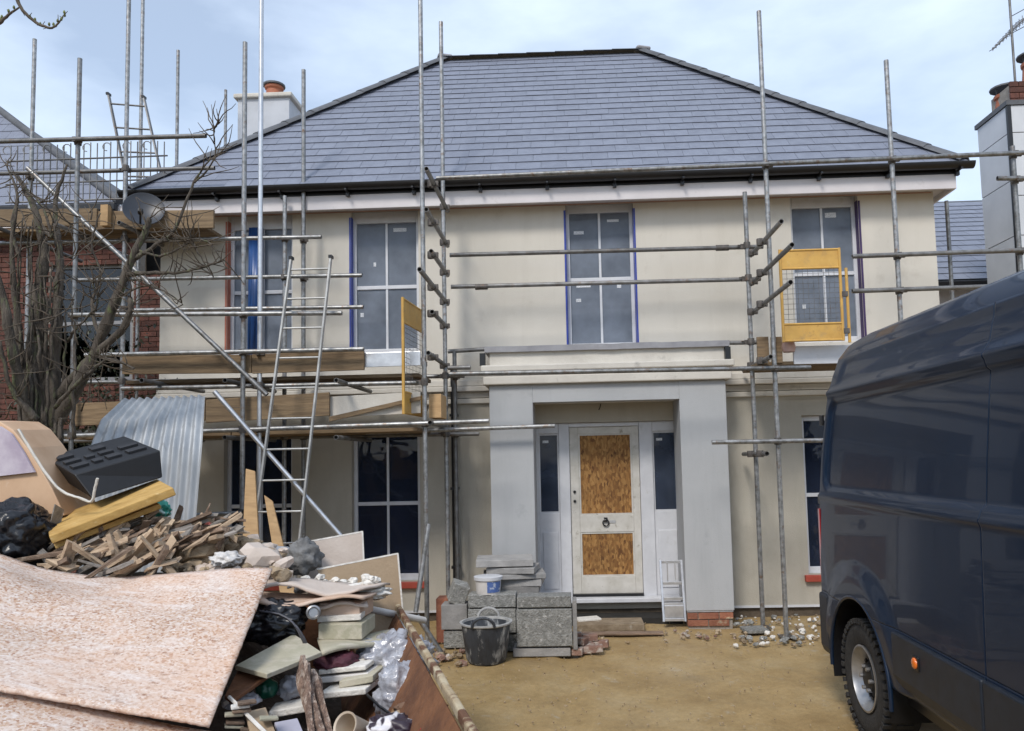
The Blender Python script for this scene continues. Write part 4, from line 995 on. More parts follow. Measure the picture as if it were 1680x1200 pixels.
branch([(90,668,TY-.2),(128,628,TY-.3),(172,592,TY-.3),(195,594,TY-.3),(220,605,TY-.3)], .018, .008)
branch([(268,395,TY-.25),(310,393,TY-.3),(325,415,TY-.3),(350,455,TY-.3)], .01, .004)
branch([(60,690,TY-.2),(20,640,TY-.3),(0,560,TY-.4)], .03, .01)
branch([(30,420,TY),(20,370,TY),(28,320,TY),(10,270,TY)], .02, .006)
branch([(60,360,TY),(85,390,TY-.1),(70,340,TY-.1),(40,310,TY)], .016, .005)
branch([(110,560,TY),(125,540,TY-.1),(160,500,TY-.15),(150,460,TY-.2)], .014, .005)
branch([(228,412,TY-.2),(262,420,TY-.25),(300,405,TY-.3),(318,393,TY-.3),(345,400,TY-.35),(372,440,TY-.35)], .013, .004)
branch([(165,560,TY-.15),(150,500,TY-.1),(165,450,TY-.1),(150,400,TY-.1),(165,350,TY-.1)], .016, .005)
branch([(190,492,TY-.2),(235,470,TY-.25),(270,478,TY-.3),(300,500,TY-.3)], .011, .004)
branch([(320,300,TY-.3),(352,262,TY-.3),(352,215,TY-.3),(362,200,TY-.3)], .008, .003)
br.build('branch', m_bark, TR, smooth=180)
tw = MB()
for path, r0 in list(tips):
    for k in range(int(8+len(path)*.45)):
        i = random.randrange(len(path)//4, len(path)); p = path[i].copy(); d = V(rnd(-1,1), rnd(-.7,.4), rnd(-.4,.9)).normalized(); L = rnd(.10,.38); pts = [p]
        for q in range(5): d = (d+V(rnd(-.35,.35),rnd(-.25,.25),rnd(-.2,.4))).normalized(); p = p+d*L/5; pts.append(p)
        tw.tube(pts, [.006,.005,.0045,.004,.003,.002], 5)
for k in range(80):                      # fine twigs round the trunk
    p = at(rnd(-10,150), rnd(330,700), TY+rnd(-.3,.3)); d = V(rnd(-1,1), rnd(-.5,.5), rnd(.0,1.4)).normalized(); L = rnd(.15,.7); pts = [p]
    for q in range(5): d = (d+V(rnd(-.7,.7),rnd(-.5,.5),rnd(-.6,.5))).normalized(); p = p+d*L/5; pts.append(p)
    tw.tube(pts, [.007,.006,.005,.004,.003,.002], 5)
o = tw.build('twigs', m_twig, TR, smooth=180); o['kind'] = 'stuff'
# budding twig reaching in overhead from a street tree
OB = thing('street_tree', 'slim tree whose budding twig droops into the sky above the scaffold', 'tree', (-3.9, -5.2, 0))
p = [V(-3.9,-5.2,0), V(-3.88,-5.2,1.5), V(-3.8,-5.2,3.0), V(-3.6,-5.15,4.4), V(-3.3,-5.1,5.2)]
g = MB(); limb(g, p, .06, .02); g.build('trunk', m_bark, OB, smooth=180)
TW = -5.0; st_ = V(-3.6,-5.15,4.4)
b1 = [st_, V(-3.4,-5.1,4.75), at(10,-50,TW)]+poly([(24,-10,TW),(38,18,TW),(64,40,TW),(86,46,TW),(97,36,TW),(104,26,TW)], 5, .002)
b2 = [V(-3.55,-5.13,4.5), at(-60,60,TW)]+poly([(0,38,TW),(14,24,TW),(32,12,TW)], 4, .002)
g = MB()
for b in (b1, b2): g.tube(b, [.012-.009*i/len(b) for i in range(len(b))], 6)
for b in (b1[4:], b2[2:]):
    for q in b[::2]:
        d = V(rnd(-1,1),rnd(-.4,.4),rnd(-.6,.9)).normalized(); g.tube([q, q+d*rnd(.015,.05)], [.0025,.0015], 5)
g.build('branch', m_twig, OB, smooth=180)
m_bud = mat('green_buds', (.16,.19,.05), (.10,.12,.03), rough=.6)
for q in b1[4::2]+b2[2::2]:
    MB().lathe(q+V(rnd(-.012,.012),0,rnd(.0,.02)), [(0,-.012),(.007,-.003),(.006,.006),(0,.014)], 6).build('bud', m_bud, OB, smooth=60)

# dark evergreen shrub growing between the tree and the brick house
SH = thing('evergreen_shrub', 'dark evergreen shrub growing against the brick house behind the bare tree', 'shrub', (-6.05,.75,0))
m_dleaf = mat('dark_shrub_leaf', (.035,.045,.02), (.015,.018,.01), rough=.5, scale=4, rand=.35, island=True)
g = MB(); st2 = MB()
for i in range(16):
    p = V(-6.05+rnd(-.15,.15),.75,0); pts = [p]; d = V(rnd(-.5,.5),rnd(-.25,.2),1).normalized(); Lh = rnd(2.2,3.9)
    for q in range(8): d = (d+V(rnd(-.2,.2),rnd(-.1,.1),.05)).normalized(); p = p+d*Lh/8; pts.append(p)
    st2.tube(pts, [.022-.0024*k for k in range(9)], 5)
    for q in pts[2:]:
        for k in range(34):
            c = q+V(rnd(-.22,.22),rnd(-.2,.2),rnd(-.25,.25)); s_ = rnd(.02,.045); m3 = euler(rnd(-1.2,1.2),rnd(-1.2,1.2),rnd(0,6))
            g.quad(c+m3@V(-s_,0,0), c+m3@V(0,-s_*.5,0), c+m3@V(s_,0,.005), c+m3@V(0,s_*.5,0))
o = g.build('foliage', m_dleaf, SH); o['kind'] = 'stuff'
st2.build('stems', m_twig, SH, smooth=180)
# ------------------------------------------------------------------ the skip and its load
random.seed(5)
SA, SB_ = V(-.985,-4.72,0), V(-.25,-6.88,0)       # top corners of its right-hand end, far and near
sv = (SB_-SA).normalized(); su = V(sv.y, -sv.x, 0);
if su.x > 0: su = -su
SA = SA - sv*.7
SLEN, SWID, RIM = 3.5, (SB_-SA).length, 1.0
m_rust = mat('rusty_skip_inside', (.20,.085,.035), (.10,.04,.018), rough=.85, scale=5, bump=.5, bscale=25, spots=(.30,.17,.07), spot_scale=6)
m_skip = mat('chipped_cream_paint', (.50,.43,.30), (.36,.27,.16), rough=.7, scale=8, spots=(.13,.06,.03), spot_scale=9, spot_amt=(.47,.56))
SK = thing('skip', 'rusty open steel skip with chipped cream rim heaped with rubbish', 'skip', SA+su*1.7+sv*.9)
def sp(s_, t, z): return SA+su*s_+sv*t+V(0,0,z)
def panel(name, a, b, c, d, th, m): MB().slab([a,b,c,d], th).build(name, m, SK)
lo = .55
inner = [sp(0,0,RIM), sp(0,SWID,RIM), sp(lo,SWID-.1,.1), sp(lo,.1,.1)]
panel('end_plate', *inner, .006, m_rust)
panel('side_plate', sp(0,0,RIM), sp(lo,.1,.1), sp(SLEN-lo,.1,.1), sp(SLEN,0,RIM), .006, m_rust)
panel('side_plate', sp(0,SWID,RIM), sp(SLEN,SWID,RIM), sp(SLEN-lo,SWID-.1,.1), sp(lo,SWID-.1,.1), .006, m_rust)
panel('end_plate', sp(SLEN,0,RIM), sp(SLEN-lo,.1,.1), sp(SLEN-lo,SWID-.1,.1), sp(SLEN,SWID,RIM), .006, m_rust)
panel('floor_plate', sp(lo,.1,.1), sp(lo,SWID-.1,.1), sp(SLEN-lo,SWID-.1,.1), sp(SLEN-lo,.1,.1), .006, m_rust)
for a, b in ((sp(-.02,-.03,RIM),sp(-.02,SWID+.03,RIM)), (sp(-.03,-.02,RIM),sp(SLEN,-.02,RIM)), (sp(-.03,SWID+.02,RIM),sp(SLEN,SWID+.02,RIM)), (sp(SLEN+.02,0,RIM),sp(SLEN+.02,SWID,RIM))):
    d = (b-a).normalized(); n = V(-d.y,d.x,0)*.014
    g = MB(); k = 24
    for i in range(k+1):
        p = a.lerp(b,i/k)+V(0,0,.006*noise.noise(V(i*.7,1,3)))+n*.15*noise.noise(V(i*.9,5,3))
        g.v += [p-n, p+n, p+n+V(0,0,.04), p-n+V(0,0,.04)]
    for i in range(k):
        for j in range(4): g.f.append((4*i+j, 4*i+(j+1)%4, 4*i+4+(j+1)%4, 4*i+4+j))
    g.f += [(0,1,2,3),(4*k+3,4*k+2,4*k+1,4*k)]
    g.build('rim_rail', m_skip, SK, bevel=.008)
for t in (.2, SWID-.2): MB().slab([sp(.12,t-.04,.95), sp(.12,t+.04,.95), sp(lo-.02,t+.04,.12), sp(lo-.02,t-.04,.12)], .04).build('end_rib', m_skip, SK)
for s_ in (1.0, 2.4):
    for t in (-.03, SWID+.03): MB().obox(sp(s_,t,.86),(.07,.07,.18)).build('lifting_lug', m_skip, SK, bevel=.01)
for s_ in (lo+.1, SLEN-lo-.2): MB().obox(sp(s_,SWID/2,.05),(.12,1.3,.12),rotz(math.atan2(sv.y,sv.x)-math.pi/2)).build('skid', m_rust, SK)
# packed small rubble filling the skip
m_fill = mat('packed_rubble', (.10,.075,.055), (.035,.026,.02), rough=.95, scale=9, bump=1, bscale=20, spots=(.28,.23,.17), spot_scale=12, spot_amt=(.6,.7))
g = MB(); ns_, nt_ = 50, 30
for i in range(ns_+1):
    for j in range(nt_+1):
        s_, t = .30+(SLEN-.60)*i/ns_, .07+(SWID-.14)*j/nt_
        e = min(1, max(0,(s_-.25)/.9)); f_ = math.sin(math.pi*min(1,max(0,t/SWID)))
        e = e*e*(3-2*e); f2 = max(0,min(1,(t-.9)/.8)); f2 = 1-f2*f2*(3-2*f2); f3 = min(1,t/.35)
        h = .56 + .14*e + .56*e*f2*f3 + .05*noise.noise(V(s_*5,t*5,1)) + .03*noise.noise(V(s_*13,t*13,1))
        low = RIM-.5*max(0,1-s_/.45) if False else .0
        g.v.append(sp(s_, t, h))
for i in range(ns_):
    for j in range(nt_): g.f.append((i*(nt_+1)+j, (i+1)*(nt_+1)+j, (i+1)*(nt_+1)+j+1, i*(nt_+1)+j+1))
o = g.build('packed_rubble', m_fill, smooth=180); o['kind'] = 'stuff'; o['label'] = 'dark packed rubble and dust filling the skip'; o['category'] = 'rubble'
def item(name, pts, th, m, label, cat, group=None, bevel=.003, **k):
    return solo(name, MB().slab([at(*p) for p in pts], th), m, label, cat, group, bevel=bevel, **k)
def sheet(name, c, nx, ny, fn, th, m, label, cat, group=None, rag=0):
    """bent sheet: bilinear between four pixel corners (tl,tr,br,bl) plus an offset function"""
    a, b, d, e = [at(*p) for p in c]; g = MB(); nn = (b-a).cross(e-a).normalized()
    if nn.z < 0: nn = -nn
    for j in range(ny+1):
        for i in range(nx+1):
            u_, v_ = i/nx, j/ny
            if rag: u_ += rag*noise.noise(V(j*.9,i*.01,3))*(1 if i in (0,nx) else 0); v_ += rag*1.6*noise.noise(V(i*.8,j*.01,7))*(1 if j in (0,ny) else 0)
            p = a.lerp(b,u_).lerp(e.lerp(d,u_),v_); g.v.append(p+nn*fn(u_,v_))
    for j in range(ny):
        for i in range(nx): q = j*(nx+1)+i; g.f.append((q,q+1,q+nx+2,q+nx+1))
    o = solo(name, g, m, label, cat, group, smooth=180)
    md = o.modifiers.new('th','SOLIDIFY'); md.thickness = th; md.offset = 0; return o
m_chip = strand('chipboard', [(.34,.17,.10),(.54,.37,.27),(.66,.54,.46),(.50,.32,.21),(.70,.62,.56),(.62,.48,.40)], (120,120,120), bump=.04)
washed(m_chip, (.70,.62,.57), 1.4, .46, .72, .6); washed(m_chip, (.52,.28,.15), 2.2, .48, .70, .5); washed(m_chip, (.22,.09,.04), 30, .57, .68, .75, (.6,1.4,1)); washed(m_chip, (.74,.69,.66), 9, .52, .66, .55, (.5,2,1)); washed(m_chip, (.10,.06,.05), 16, .70, .76, .8)
m_pink = mat('washed_plywood', (.66,.55,.47), (.52,.36,.26), rough=.75, scale=3, spots=(.42,.24,.13), spot_scale=10, spot_amt=(.56,.72), bump=.2)
m_plaster = mat('plaster_face', (.58,.50,.44), (.50,.42,.36), rough=.85, scale=4, bump=.15)
m_pboard = mat('tan_plasterboard', (.40,.30,.20), (.33,.24,.155), rough=.85, scale=3, bump=.15)
m_gyp = mat('gypsum_edge', (.74,.71,.66), (.6,.57,.52), rough=.9, scale=20, bump=.4)
m_green = mat('mouldy_board', (.46,.42,.32), (.36,.34,.25), rough=.85, scale=6, spots=(.5,.46,.37), spot_scale=8, spot_amt=(.5,.62), bump=.2)
m_oldwood = mat('broken_timber', (.24,.165,.115), (.12,.08,.055), rough=.9, scale=8, stretch=(1,5,5), bump=.5, rand=.35, spots=(.36,.28,.21), spot_scale=9, spot_amt=(.55,.7))
m_stone = mat('rubble_stone', (.36,.28,.19), (.22,.16,.10), rough=.95, scale=10, bump=.7, bscale=30, rand=.3, spots=(.5,.44,.36), spot_scale=8)
m_yellowb = mat('yellow_insulation_board', (.56,.36,.12), (.42,.25,.07), rough=.8, scale=6, stretch=(1,4,4), spots=(.66,.5,.25), spot_scale=9, bump=.2)
m_bag = mat('black_plastic_bag', (.012,.013,.017), (.008,.008,.01), rough=.28, scale=5, bump=.5, bscale=14)
m_foam = mat('black_moulded_foam', (.006,.006,.008), (.004,.004,.005), rough=.55, scale=30)
m_poly = mat('clear_wrinkled_polythene', (.42,.43,.47), (.22,.22,.25), rough=.18, scale=7, bump=1.0, bscale=16, spots=(.7,.7,.74), spot_scale=12, spot_amt=(.56,.66), coat=.4)
m_white = mat('dirty_white_plastic', (.66,.64,.62), (.5,.48,.46), rough=.5, scale=7)
m_corr = mat('galvanised_sheet', (.44,.46,.48), (.33,.35,.37), rough=.55, scale=5, metal=.3, spots=(.30,.31,.32), spot_scale=5, stretch=(2,2,.5))
# great bent chipboard sheets over the near side
def wave(u_, v_): return .06*math.exp(-((v_-.32-.25*(u_-.35))/.16)**2)*max(0,1-u_*1.1) + .03*math.sin(u_*7+1)*(1-v_) + .045*math.exp(-((u_-.18)/.10)**2)*(1-v_)**2 + .005*noise.noise(V(u_*5,v_*4,2))
sheet('chipboard_sheet', ((-120,930,-5.45),(446,944,-5.25),(344,1192,-6.35),(-160,1105,-6.5)), 64, 40, wave, .013, m_chip, 'large bent pinkish chipboard sheet lying uppermost across the heaped skip', 'chipboard', 'chipboard sheets', rag=.0025)
sheet('chipboard_sheet', ((-170,1096,-6.42),(352,1182,-6.28),(300,1310,-6.75),(-200,1290,-6.9)), 50, 16, lambda u_, v_: -.03+.02*math.sin(u_*5), .013, m_chip, 'second chipboard sheet tucked under the edge of the large one', 'chipboard', 'chipboard sheets', rag=.0025)
sheet('felt_offcut', ((-60,944,-5.45),(38,940,-5.42),(62,985,-5.55),(-60,1004,-5.7)), 8, 6, lambda u_, v_: .05+.02*math.sin(u_*4), .008, mat('grey_mineral_felt', (.28,.28,.25), (.16,.16,.14), rough=.95, scale=60, bump=.4), 'offcut of grey gritty roofing felt on the chipboard sheet', 'roofing felt')
# black bag, curved board, foam box, yellow board
def blob(name, c, size, m, label, cat, group=None, amp=.25, fr=2.2, seed=0, sub=4, part=None, pinch=0, crease=0):
    bm = bmesh.new(); bmesh.ops.create_icosphere(bm, subdivisions=sub, radius=1)
    for v in bm.verts:
        n = v.co.normalized(); k = 1+amp*noise.noise(n*fr+V(seed,seed*.7,0))+amp*.45*noise.noise(n*fr*3.1+V(0,seed,0))+amp*.25*abs(noise.noise(n*fr*7+V(0,0,seed)))
        if crease:
            for f2, a2 in ((3.0,1),(6.5,.5),(13,.25)): k += crease*a2*((1-2*abs(noise.noise(n*f2+V(seed*3,f2,0))))-.5)
        if pinch: k *= 1-pinch*math.exp(-((n.z-.25)/.18)**2)
        v.co = V(n.x*size[0]*k, n.y*size[1]*k, n.z*size[2]*k)
    me = bpy.data.meshes.new(name); bm.to_mesh(me); bm.free(); me.materials.append(m); me.polygons.foreach_set('use_smooth', [True]*len(me.polygons))
    o = bpy.data.objects.new(name, me); COL.objects.link(o); o.location = c; return tag(o, label, cat, group)
blob('rubbish_bag', at(15,880,-5.15), (.19,.2,.17), m_bag, 'shiny black rubbish sack slumped below the curved peach board', 'bag', seed=3, sub=5, crease=.09)
bp_ = [(-60,690),(0,692),(22,706),(45,735),(64,765),(86,803),(106,846),(74,853),(66,880),(-60,885)]
f_ = [at(x,y,-4.95) for x,y in bp_]
CB = solo('curved_board', MB().prism(f_, (-.08,.42,.02)), mat('peach_board', (.62,.42,.27), (.52,.33,.20), rough=.7, scale=4, spots=(.70,.55,.42), spot_scale=5), 'curved peach-coloured furniture panel with torn lilac lining above the black sack', 'panel', bevel=.006)
sheet_pts = [at(x,y,-4.97) for x,y in ((-60,696),(0,700),(18,712),(38,742),(56,775),(-60,788))]
MB().prism(sheet_pts, (0,.015,0)).build('torn_lining', mat('lilac_paper', (.60,.55,.60), (.40,.34,.42), rough=.8, scale=6, spots=(.13,.07,.15), spot_scale=5, spot_amt=(.6,.66)), CB)
F1, F2, FBR, FBL = at(121,779,-5.02), at(263,739,-4.72), at(267,784,-4.72), at(152,819,-5.02)
back = at(72,750,-4.62)-F1
FB = solo('foam_box', MB().prism([F1,F2,FBR,FBL], back), m_foam, 'long black moulded foam box with ribbed top resting on the yellow board', 'box', bevel=.008)
ux_ = (F2-F1); 
for i, (a, b) in enumerate(((.06,.24),(.30,.40),(.46,.62),(.70,.92))):
    p = F1+ux_*a; q = F1+ux_*b
    for k in ((.18,.30),(.42,.52),(.66,.80))[: 3 if i % 2 == 0 else 2]:
        MB().slab([p+back*k[0]+V(0,0,.001), q+back*k[0]+V(0,0,.001), q+back*k[1]+V(0,0,.001), p+back*k[1]+V(0,0,.001)], .012).build('moulded_rib', mat('grey_foam_rib', (.022,.022,.025), (.014,.014,.016), rough=.6), FB)
item('insulation_board', ((76,853,-4.85),(258,786,-4.65),(284,800,-5.0),(80,880,-5.25)), .045, m_yellowb, 'broken yellow insulation board tilted under the black foam box', 'board', bevel=.006)
item('insulation_board', ((85,880,-4.9),(250,822,-4.8),(262,826,-4.95),(88,893,-5.2)), .03, m_yellowb, 'second yellow board offcut beneath the tilted yellow insulation board', 'board', bevel=.006)
solo('cable', MB().tube(poly([(30,705,-5.05),(62,757,-5.08),(85,790,-5.1),(105,808,-5.1),(132,818,-5.12),(150,823,-5.12),(156,800,-5.12),(160,785,-5.12)],6,.001), .007, 6), m_mould, 'pale bent cable trailing across the black foam box', 'cable', smooth=60)
blob('green_netting', at(258,838,-4.65), (.07,.06,.045), mat('green_net', (.05,.36,.27), (.5,.62,.58), rough=.6, scale=14, lo=.42, hi=.5), 'crumpled green plastic netting behind the yellow insulation board', 'netting', seed=8, amp=.6, fr=3)
# corrugated sheet behind the skip, curled forward at its head
g = MB(); ns_ = 96; c0 = [at(203,655,-1.95), at(336,649,-1.95)]; c1 = [at(165,690,-2.2), at(334,686,-2.2)]; c2 = [at(146,738,-2.36), at(331,735,-2.36)]
c3 = [V(c2[0].x-.02,-2.42,1.35), V(c2[1].x-.02,-2.42,1.35)]; c4 = [V(c2[0].x-.05,-2.5,.0), V(c2[1].x-.05,-2.5,.0)]
rows_ = []
for a, b, k in ((c0,c1,5),(c1,c2,5),(c2,c3,4),(c3,c4,6)):
    for q in range(k): rows_.append([a[0].lerp(b[0],q/k), a[1].lerp(b[1],q/k)])
rows_.append(c4)
for l_, r_ in rows_:
    for i in range(ns_+1):
        u_ = i/ns_; p = l_.lerp(r_,u_); g.v.append(p+V(0,-.014*math.sin(u_*2*math.pi*11),.010*math.sin(u_*2*math.pi*11)))
for j in range(len(rows_)-1):
    for i in range(ns_): q = j*(ns_+1)+i; g.f.append((q,q+1,q+ns_+2,q+ns_+1))
o = solo('corrugated_sheet', g, m_corr, 'curled galvanised corrugated sheet standing behind the rubbish heap', 'metal sheet', smooth=180); o.modifiers.new('th','SOLIDIFY').thickness = .002
# two timber offcuts leaning up behind the heap
def leaner(pts, label):
    a = [at(*p) for p in pts]; k = (a[2].z)/(a[0].z-a[2].z)
    b = [a[3]+(a[3]-a[0])*k, a[2]+(a[2]-a[1])*k]; 
    for p in b: p.z = 0
    solo('timber_offcut', MB().slab([a[0],a[1],b[1],b[0]], .03), m_newtimber, label, 'timber', 'timber offcuts leaning on the ladder', bevel=.004)
leaner(((403,769,-1.9),(418,773,-1.9),(424,880,-2.1),(398,880,-2.1)), 'mossy timber offcut leaning upright behind the ladder foot')
leaner(((433,812,-1.85),(447,822,-1.85),(466,892,-2.0),(446,896,-2.0)), 'orange-brown timber offcut leaning beside the ladder foot')
# broken laths and battens
m_pale = mat('pale_split_timber', (.50,.38,.26), (.34,.24,.16), rough=.9, scale=8, stretch=(1,5,5), bump=.4, rand=.2)
m_greyw = mat('grey_weathered_timber', (.30,.27,.24), (.17,.15,.13), rough=.9, scale=8, stretch=(1,5,5), bump=.4, rand=.25)
kinds = ((m_oldwood,'dark brown'),(m_pale,'pale split'),(m_greyw,'grey weathered'),(m_pale,'pale split'))
for i in range(170):
    x = rnd(78,385) if i % 4 else rnd(78,270)
    y = rnd(868,934) if x < 200 else rnd(852,930 if x < 280 else 892); Y = -4.78-(y-840)/95*.55+rnd(-.05,.05)
    p = at(x, y, Y); L = random.choice((rnd(.06,.12), rnd(.10,.20), rnd(.16,.34))); a = rnd(.25,.65) if random.random() < .6 else random.choice((rnd(-1.2,-.3), rnd(.9,1.3), rnd(-.1,.2)))
    mm, kk = random.choice(kinds); wh = 'under the yellow board' if x < 180 else ('below the green netting' if x < 285 else 'below the red rag')
    ln = 'long' if L > .18 else 'short'
    g = MB(); rm = euler(rnd(-.6,.6), -a, rnd(-.8,.8)); w, t = rnd(.02,.06), rnd(.007,.026); e0, e1 = rnd(-.25,.25)*w, rnd(-.3,.3)*w
    g.obox(p, (L, w, t), rm)
    for k, v in enumerate(g.v):                       # split, slanting ends and a slight twist
        sx = 1 if k % 2 else -1; sy = 1 if (k//2) % 2 else -1; v += rm@V((e1 if sx > 0 else e0)*sy*1.8, sx*.004, sx*sy*.006)+V(rnd(-.003,.003),rnd(-.003,.003),rnd(-.003,.003))
    solo('broken_batten', g, mm, ln+' '+kk+' batten in the splintered heap '+wh, 'batten', 'splintered battens on the heap', org=p)
def stone(name, p, r, m, label, cat, group, sq=1):
    bm = bmesh.new(); bmesh.ops.create_icosphere(bm, subdivisions=2, radius=1); sd_ = rnd(0,50)
    for v in bm.verts:
        n = v.co.normalized(); k = 1+.5*noise.noise(n*1.6+V(sd_,0,0)); v.co = V(n.x*r*k*rnd(.97,1.03)*1.25, n.y*r*k, n.z*r*k*.75*sq)
    me = bpy.data.meshes.new(name); bm.to_mesh(me); bm.free(); me.materials.append(m)
    o = bpy.data.objects.new(name, me); COL.objects.link(o); o.location = p; o.rotation_euler = (rnd(-.4,.4), rnd(-.4,.4), rnd(0,6.3)); return tag(o, label, cat, group)
for i in range(110):
    x = rnd(275,470); y = rnd(886,938) if x < 420 else rnd(900,950); Y = -4.75-(y-880)/60*.4+rnd(-.05,.05)
    stone('rubble_lump', at(x,y,Y), rnd(.014,.045), m_stone if i % 3 else m_plaster, ('tan' if i % 3 else 'pale pinkish')+' lump of plaster rubble beside the splintered battens', 'rubble', 'plaster lumps on the heap')
for i in range(40):
    x = rnd(470,620); y = rnd(948,972); stone('rubble_lump', at(x,y,-4.85+rnd(-.1,.1)), rnd(.012,.032), m_gyp, 'pale crumb of gypsum rubble before the tan plasterboard', 'rubble', 'gypsum crumbs on the heap')
blob('rag', at(372,918,-5.15), (.07,.06,.035), m_white, 'white crumpled rag among the plaster lumps', 'rag', seed=4, amp=.5, fr=3)
blob('rag', at(350,862,-4.7), (.06,.06,.03), mat('red_rag', (.34,.10,.09), (.22,.07,.06), rough=.9), 'faded red rag on top of the splintered battens', 'rag', seed=12, amp=.5, fr=3)
stone('rubble_lump', at(372,878,-4.75), .06, mat('ochre_brick', (.42,.34,.14), (.34,.26,.1), rough=.9, bump=.5), 'squarish ochre brick end lying above the plaster lumps', 'brick', None)
stone('rubble_lump', at(330,905,-5.0), .10, m_stone, 'big tan sandstone lump at the middle of the heap', 'stone', None)
stone('rubble_lump', at(425,925,-5.0), .12, m_plaster, 'big pale plaster lump touching the chipboard sheet edge', 'plaster', None)
blob('ash_bag', at(497,915,-4.72), (.10,.08,.09), mat('grey_mortar_lump', (.22,.22,.22), (.12,.12,.12), rough=.9, scale=12, bump=.8, bscale=24), 'grey crusted mortar sack behind the pale plasterboard', 'sack', seed=2, amp=.35, fr=2.6)
blob('mortar_sheet', at(455,908,-4.65), (.13,.06,.035), mat('silver_foil', (.45,.47,.5), (.3,.31,.33), rough=.4, metal=.3, bump=.6), 'crumpled silver foil strip behind the plaster lumps', 'foil', seed=9, amp=.4, fr=3)
# plasterboards at the far end
def pboard(pts, label, th=.014, m=m_pboard):
    o = item('plasterboard', pts, th, m, label, 'plasterboard', 'plasterboard pieces in the skip', bevel=0)
    a = [at(*p) for p in pts]; n = (a[2]-a[0]).cross(a[3]-a[1]).normalized()*th
    for i, j in ((1,2),(0,1)):
        d = (a[j]-a[i]); inn = (sum(a, V(0,0,0))/4-(a[i]+a[j])/2).normalized()*.006
        MB().prism([a[i]-inn*.5-n*.1, a[j]-inn*.5-n*.1, a[j]+inn-n*.1, a[i]+inn-n*.1], n*1.2).build('gypsum_edge', m_gyp, o)
    return o
pboard(((486,892,-4.62),(595,872,-4.50),(598,940,-4.52),(506,960,-4.64)), 'pale upright plasterboard piece behind the tan one', m=m_plaster)
pboard(((520,934,-4.72),(653,908,-4.56),(661,1003,-4.60),(552,1000,-4.74)), 'large tan plasterboard piece standing up at the end of the skip')
item('plasterboard', ((590,1004,-4.74),(658,1002,-4.64),(655,1040,-4.70),(600,1050,-4.80)), .012, m_pboard, 'brown plasterboard strip below the large tan piece', 'plasterboard', 'plasterboard pieces in the skip')
solo('white_conduit', MB().pipe(at(588,996,-4.9), at(696,1018,-4.45), .019, 12), m_white, 'white plastic pipe poking out past the skip end', 'pipe', smooth=50)
item('timber_lath', ((655,1010,-4.72),(664,1012,-4.70),(668,1040,-4.76),(658,1042,-4.76)), .012, m_gyp, 'short white lath standing at the skip rim corner', 'lath')
# torn wavy sheets
def torn(c, label, amp=.02, th=.012, m=m_plaster, f1=7, ph=0):
    sheet('torn_board', c, 22, 6, lambda u_, v_: amp*math.sin(u_*f1+ph)*(.4+v_)+amp*.5*noise.noise(V(u_*6,v_*3,ph)), th, m, label, 'board', 'torn boards in the skip')
torn(((432,948,-5.0),(640,960,-4.85),(590,972,-5.15),(430,966,-5.25)), 'torn buckled board beneath the pale gypsum crumbs', .018)
torn(((400,972,-5.05),(620,975,-4.95),(596,986,-5.25),(395,990,-5.4)), 'torn pinkish board with curled edge above the black cable sack', .015, ph=2, m=m_pink)
torn(((500,980,-5.0),(600,978,-4.95),(604,992,-5.2),(512,996,-5.25)), 'small torn board above the green-stained slabs', .008, ph=4)
blob('rubble_mound', at(585,972,-4.9), (.17,.10,.045), m_gyp, 'heap of white gypsum dust and crumbs against the tan plasterboard', 'gypsum heap', seed=6, amp=.3, fr=4)
blob('cable_sack', at(445,1020,-5.30), (.16,.14,.10), m_bag, 'black sack with loose cables under the torn boards', 'bag', seed=15, sub=5, crease=.1)
for k in range(3):
    solo('cable', MB().tube(poly([(425+6*k,1003,-5.42),(458+5*k,1008+3*k,-5.46),(480+3*k,1022+3*k,-5.48),(494+2*k,1045,-5.47),(500+2*k,1062,-5.45)],5,.001), .0045, 6), mat('grey_cable', (.09,.09,.11), (.06,.06,.07), rough=.5), 'thin dark cable hanging over the black cable sack', 'cable', 'cables over the sack', smooth=60)
solo('tin_can', MB().lathe(at(514,1005,-5.3), [(0,-.03),(.030,-.03),(.034,-.025),(.034,.025),(.026,.03),(.02,.02),(0,.02)], 18, rot=euler(R(80),0,R(20))), m_rim, 'small crushed metal can beside the torn boards', 'can', smooth=40)
# stacked slabs
def stackslab(pts, label, th=.03, m=m_green, grp='board offcuts stacked in the skip'): return item('board_offcut', pts, th, m, label, 'board', grp, bevel=.004)
def blk(x0, x1, y0, y1, Y, dep, m, label, name='board_offcut', cat='board', grp='board offcuts stacked in the skip', tilt=0, bev=.005):
    a, b, c, d = at(x0,y0,Y), at(x1,y0+tilt,Y), at(x1,y1+tilt,Y), at(x0,y1,Y)
    return solo(name, MB().prism([a,b,c,d],(rnd(-.03,.03),dep,.0)), m, label, cat, grp, bevel=bev)
blk(524,590,990,1018,-5.2,.22,m_pink,'stained pinkish board block above the green-stained slab')
blk(520,592,1012,1022,-5.22,.22,m_gyp,'white-edged board between the pinkish block and green-stained slab',tilt=-4)
blk(522,594,1024,1050,-5.25,.25,m_green,'green-stained thick slab in the middle of the stack')
torn(((520,1050,-5.2),(640,1036,-4.95),(652,1046,-5.15),(528,1074,-5.5)), 'wide cream board under the green-stained slab', .006, .018, m=m_green)
item('board_offcut', ((386,1092,-5.75),(482,1040,-5.35),(528,1070,-5.55),(438,1106,-5.9)), .02, m_green, 'tan triangular board with green mould near the chipboard edge', 'board', 'board offcuts stacked in the skip')
item('board_offcut', ((368,1142,-5.95),(392,1096,-5.7),(446,1104,-5.75),(380,1150,-6.05)), .015, m_rust, 'rusty brown board under the tan triangular board', 'board', 'board offcuts stacked in the skip')
